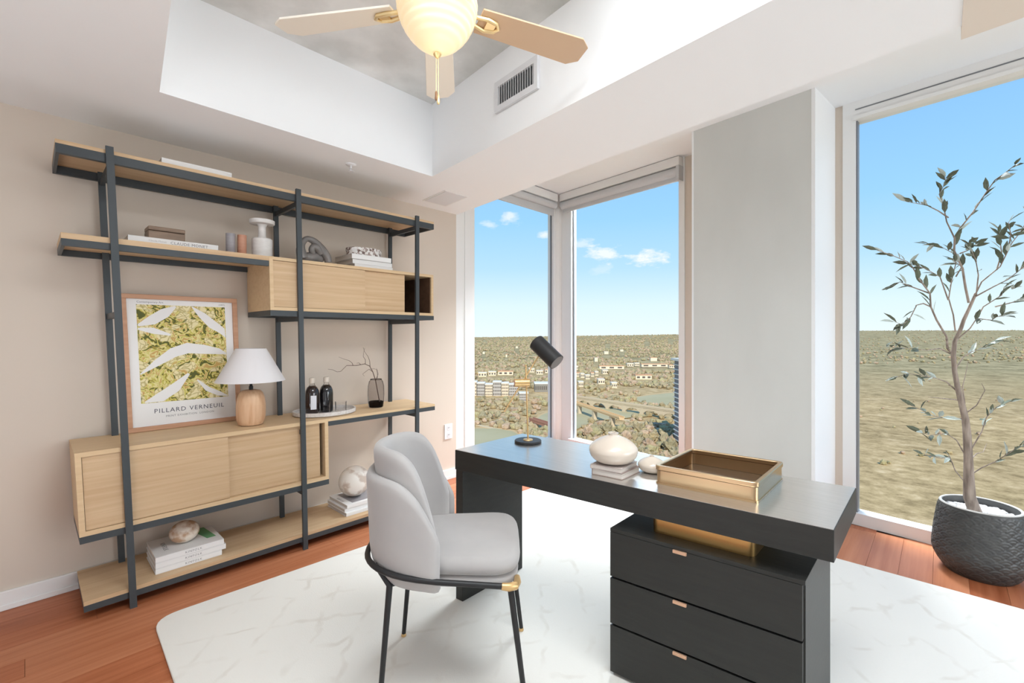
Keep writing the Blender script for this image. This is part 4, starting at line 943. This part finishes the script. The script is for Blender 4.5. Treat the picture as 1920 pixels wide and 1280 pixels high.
def bridge(uva, uvb, zd, w, th, npier, deck, stone, label, arch):
    a_ = onz(*uva, zd); b_ = onz(*uvb, zd); d_ = (b_-a_).normalized(); n_ = Vector((-d_.y, d_.x, 0)); Lb = (b_-a_).length
    r = thing('bridge', (a_.x, a_.y, GZ), label, 'bridge', 'bridges over the river outside')
    def bb(mb, s0, s1, w0, w1, z0, z1): P = [a_+d_*s0+n_*w0, a_+d_*s1+n_*w0, a_+d_*s1+n_*w1, a_+d_*s0+n_*w1]; return mb.prism([p.xy for p in P], z0, z1)
    bb(MB(), 0, Lb, -w, w, zd-th, zd).build('deck', deck, r)
    for sg in (-1, 1): bb(MB(), 0, Lb, sg*w-.25, sg*w+.25, zd, zd+1.1).build('parapet', deck, r)
    for k in range(npier):
        s = Lb*(k+.5)/npier; bb(MB(), s-1.4, s+1.4, -w*.8, w*.8, GZ, zd-th).build('pier', stone, r)
        if arch:
            mb = MB(); half = Lb/npier/2
            for q in range(10):
                for sg in (-1, 1):
                    x0 = s+sg*half*q/10; x1 = s+sg*half*(q+1)/10; zz0 = zd-th-1.2-(half*.75)*(1-math.sqrt(max(0, 1-((10-q)/10)**2)))
                    bb(mb, min(x0, x1), max(x0, x1), -w*.75, w*.75, max(GZ, zz0), zd-th)
            mb.build('arch', stone, r)
bridge((1070, 742), (1300, 775), GZ+7, 1.3, .9, 7, 'bridge_stone', 'bridge_stone', 'long stone arch bridge farther up the river outside', True)
bridge((1030, 738), (1166, 784), GZ+8, 1.7, .9, 5, 'bridge_deck', 'bridge_stone', 'ochre footbridge on slim piers nearer the window', False)
bridge((996, 785), (1062, 806), GZ+5, 1.5, 1.6, 3, 'bridge_rust', 'bridge_stone', 'rust-red low bridge seen through the narrow window', False)
def block(u0, u1, vb_, hm, dm, name, label, wall, cat, grp, floors=4, bays=5, roof='apt_roof', off=1.0):
    a_ = onz(u0, vb_, GZ); b_ = onz(u1, vb_, GZ); d_ = (b_-a_).normalized(); n_ = Vector((-d_.y, d_.x, 0)); 
    if n_.dot(FWD) < 0: n_ = -n_
    Lb = (b_-a_).length; r = thing(name, (a_.x, a_.y, GZ), label, cat, grp)
    def bb(mb, s0, s1, w0, w1, z0, z1): P = [a_+d_*s0+n_*w0, a_+d_*s1+n_*w0, a_+d_*s1+n_*w1, a_+d_*s0+n_*w1]; return mb.prism([p.xy for p in P], z0, z1)
    bb(MB(), 0, Lb, 0, dm, GZ, GZ+hm).build('wall', wall, r); bb(MB(), -.4, Lb+.4, -.4, dm+.4, GZ+hm, GZ+hm+.7).build('roof', roof, r)
    mb = MB(); fh = hm/max(1, floors)
    for f_ in range(floors):
        for k in range(bays): s = Lb*(k+.5)/bays; bb(mb, s-Lb/bays*.27, s+Lb/bays*.27, -.15, .05, GZ+f_*fh+fh*.3, GZ+f_*fh+fh*.75)
    if floors*bays: o = mb.build('windows', 'apt_window', r); o['kind'] = 'stuff'
    if name == 'warehouse': bb(MB(), Lb+.1, Lb+4.5, 0, dm, GZ, GZ+hm+.8).build('blue_bay', 'hall_blue', r)
    return r
side = ('leftmost', 'second from left', 'third from left', 'fourth from left', 'fifth from left', 'rightmost')
us = (878, 894, 909, 924, 940, 954, 972)
for k in range(6):
    block(us[k]+.6, us[k+1]-.6, 742, 13.5-(k % 3)*1.2, 11, 'apartment_block', 'cream apartment block, %s of the row beyond the narrow window' % side[k], 'apt_wall' if k % 2 == 0 else 'apt_wall_grey', 'building', 'apartment row')
hr = block(1003, 1034, 735, 8.5, 20, 'warehouse', 'long grey warehouse with a blue end bay outside', 'hall_grey', 'building', None, 1, 8)

block(974, 990, 752, 7, 10, 'apartment_block', 'low grey apartment block behind the desk lamp stem', 'apt_wall_grey', 'building', 'apartment row', 3, 6)
k = 0
spots = [(1079, 1087, 706), (1089, 1096, 708), (1098, 1106, 711), (1108, 1114, 706), (1116, 1122, 704), (1078, 1084, 693), (1124, 1170, 692), (1176, 1188, 687), (1190, 1199, 686), (1203, 1252, 688), (1147, 1157, 727), (1122, 1134, 720), (1192, 1222, 711), (1085, 1094, 725), (1130, 1140, 701), (1255, 1266, 690),
         (897, 912, 706), (916, 930, 704), (934, 962, 703), (992, 1002, 698), (1006, 1018, 702), (1022, 1036, 699), (905, 909, 665), (967, 971, 653), (948, 951, 670), (1137, 1142, 647), (1210, 1216, 643), (1255, 1260, 638), (1133, 1141, 664), (1163, 1169, 660), (1220, 1232, 677), (1115, 1121, 678)]
ORD = ('leftmost', 'second from left', 'third from left', 'fourth from left', 'fifth from left', 'sixth from left', 'seventh from left', 'eighth from left', 'ninth from left', 'tenth from left', 'eleventh from left', 'twelfth from left', 'thirteenth from left', 'fourteenth from left', 'fifteenth from left', 'sixteenth from left')
hcls = [('terracotta-roofed' if i % 3 == 0 else 'pale flat-roofed', 'narrow' if sp_[0] < 1045 else 'wide corner') for i, sp_ in enumerate(spots)]
def hlabel(i):
    same = sorted(j_ for j_ in range(len(spots)) if hcls[j_] == hcls[i]); same.sort(key=lambda j_: spots[j_][0])
    return '%s house outside, %s of those seen through the %s window' % (hcls[i][0], ORD[same.index(i)], hcls[i][1])
for (u0, u1, v_) in spots:
    nm_ = 'house'; far_ = v_ < 685
    block(u0, u1, v_, (5.5 if not far_ else 8), 9, nm_, hlabel(k), 'house_wall', 'house', ('pale houses outside' if k % 3 else 'terracotta-roofed houses outside'), 1, 3 if not far_ else 0, 'house_roof_pale' if k % 3 else 'house_roof'); k += 1
# neighbouring tower
TWD = 232
ta = ahead(1283, 626, TWD); tb_ = ta+RGT*16; r = thing('glass_tower', (ta.x, ta.y, GZ), 'blue glass tower with white floor slabs at the window edge', 'tower')
def tw_(mb, o_, z0, z1): 
    P = [ta-RGT*o_-FWD*o_, tb_+RGT*o_-FWD*o_, tb_+RGT*o_+FWD*(14+o_), ta-RGT*o_+FWD*(14+o_)]; return mb.prism([p.xy for p in P], z0, z1)
ztop = EYE-52/FPX*TWD
tw_(MB(), 0, GZ, ztop).build('glass_body', 'tower_glass', r)
tw_(MB(), 1.5, ztop, ztop+1.2).build('roof_slab', 'tower_slab', r)
for q in range(18): tw_(MB(), .55, ztop-2.5*(q+1), ztop-2.5*(q+1)+.5).build('floor_slab', 'tower_slab', r)

# trees
def inpoly(u, v, poly):
    c = False; n = len(poly); j_ = n-1
    for i in range(n):
        if (poly[i][1] > v) != (poly[j_][1] > v) and u < (poly[j_][0]-poly[i][0])*(v-poly[i][1])/(poly[j_][1]-poly[i][1])+poly[i][0]: c = not c
        j_ = i
    return c
tmats = []
for i, (c, c2_) in enumerate((((146, 132, 102), (178, 160, 128)), ((146, 130, 98), (182, 162, 124)), ((148, 138, 102), (178, 164, 124)), ((158, 132, 108), (194, 168, 140)), ((134, 124, 96), (168, 154, 122)))):
    tmats.append(mat('canopy_%d' % i, c, .95, col2=c2_, nscale=(.9, .9, .9), spec=.05, detail=5))
bm = bmesh.new(); bmesh.ops.create_icosphere(bm, subdivisions=1, radius=1); ICO_V = [v.co.copy() for v in bm.verts]; ICO_F = [tuple(v.index for v in f.verts) for f in bm.faces]; bm.free()
bm = bmesh.new(); bmesh.ops.create_icosphere(bm, subdivisions=3, radius=1); ICO3_V = [v.co.copy() for v in bm.verts]; ICO3_F = [tuple(v.index for v in f.verts) for f in bm.faces]; bm.free()
protos = []
for i in range(5):
    me = bpy.data.meshes.new('canopy'); sd = Vector((i*7.3, 2, 5))
    me.from_pydata([Vector((v.x, v.y, v.z*.8+.85))*(1+.55*noise.noise(v*1.9+sd)+.3*noise.noise(v*5+sd)) for v in ICO3_V], [], ICO3_F); me.materials.append(tmats[i]); 
    tk = bpy.data.meshes.new('trunk'); tk.from_pydata([(.08*math.cos(a*PI/3), .08*math.sin(a*PI/3), z) for z in (-.1, .6) for a in range(6)], [], [(a, (a+1) % 6, 6+(a+1) % 6, 6+a) for a in range(6)]); tk.materials.append(MATS['bark'])
    protos.append((me, tk))
rt = random.Random(5); cand = []
def sector(u0, u1, r0, r1, n, smin, smax, pw_=1.0):
    for _ in range(n):
        u = rt.uniform(u0, u1); r = r0*(r1/r0)**(rt.random()**pw_); q = ray(u, 626)*r; gz = ground_z(q.x, q.y); pp = Vector((q.x, q.y, gz)); v = 626-FPX*(gz-EYE)/r
        if r < 900 and any(inpoly(u, v, R_) for R_ in RIVS): continue
        if any(u0_-3 < u < u1_+3 and -3 < v-v_ < 9 for (u0_, u1_, v_) in spots) or (878 < u < 1042 and 732 < v < 748): continue
        if noise.noise(Vector((q.x*.012, q.y*.012, 1)))+rt.uniform(-.3, .3) < -.12: continue
        cand.append((r, pp, rt.uniform(smin, smax)))
sector(840, 1330, 190, 700, 2600, 1.4, 3.3); sector(840, 1330, 500, 2400, 12000, 1.8, 4.2, .9); sector(840, 1330, 1500, 5600, 9000, 3, 6)
sector(1560, 2050, 200, 900, 90, .7, 1.5); sector(1560, 2050, 900, 5000, 2000, 1.5, 4)
cand.sort(key=lambda c: -c[2]/c[0])
for r, p, s in cand[:260]:
    i = rt.randrange(5); o = bpy.data.objects.new('tree', None); COL.objects.link(o); o.location = p; o.rotation_euler.z = rt.uniform(0, 6.28); o.scale = (s, s, s*rt.uniform(.75, 1.1))
    uu = 960+FPX*p.dot(RGT)/p.dot(FWD); win = 'narrow window' if uu < 1058 else 'wide corner window' if uu < 1400 else 'right-hand window'
    lb_ = '%s tree standing %s outside the %s' % (('olive-brown', 'sandy', 'yellow-green', 'reddish-brown', 'dull green')[i], 'on the near bank' if r < 300 else 'in the middle distance', win)
    tag(o, lb_, 'tree', lb_.replace(' tree ', ' trees '))
    for me, nm_ in zip(protos[i], ('canopy', 'trunk')):
        c = bpy.data.objects.new(nm_, me); COL.objects.link(c); c.parent = o
mbs = [MB() for _ in range(5)]
vs = []; fs = []; mi = []
for r, p, s in cand[260:]:
    o = len(vs); a = rt.random()*6.28; ca, sa = math.cos(a), math.sin(a); hz = rt.uniform(.6, 1.0); k = rt.randrange(5)
    for v in ICO_V: j_ = s*rt.uniform(.75, 1.2); vs.append((p.x+(v.x*ca-v.y*sa)*j_, p.y+(v.x*sa+v.y*ca)*j_, p.z+(v.z*hz+.6)*j_))
    fs += [tuple(q+o for q in f) for f in ICO_F]; mi += [k]*len(ICO_F)
me = bpy.data.meshes.new('woodland'); me.from_pydata(vs, [], fs)
for m in tmats: me.materials.append(m)
me.polygons.foreach_set('material_index', mi); me.update()
o = bpy.data.objects.new('woodland', me); COL.objects.link(o); tag(o, 'endless dotted scrub woodland covering the distant hills', 'woodland', kind='stuff')
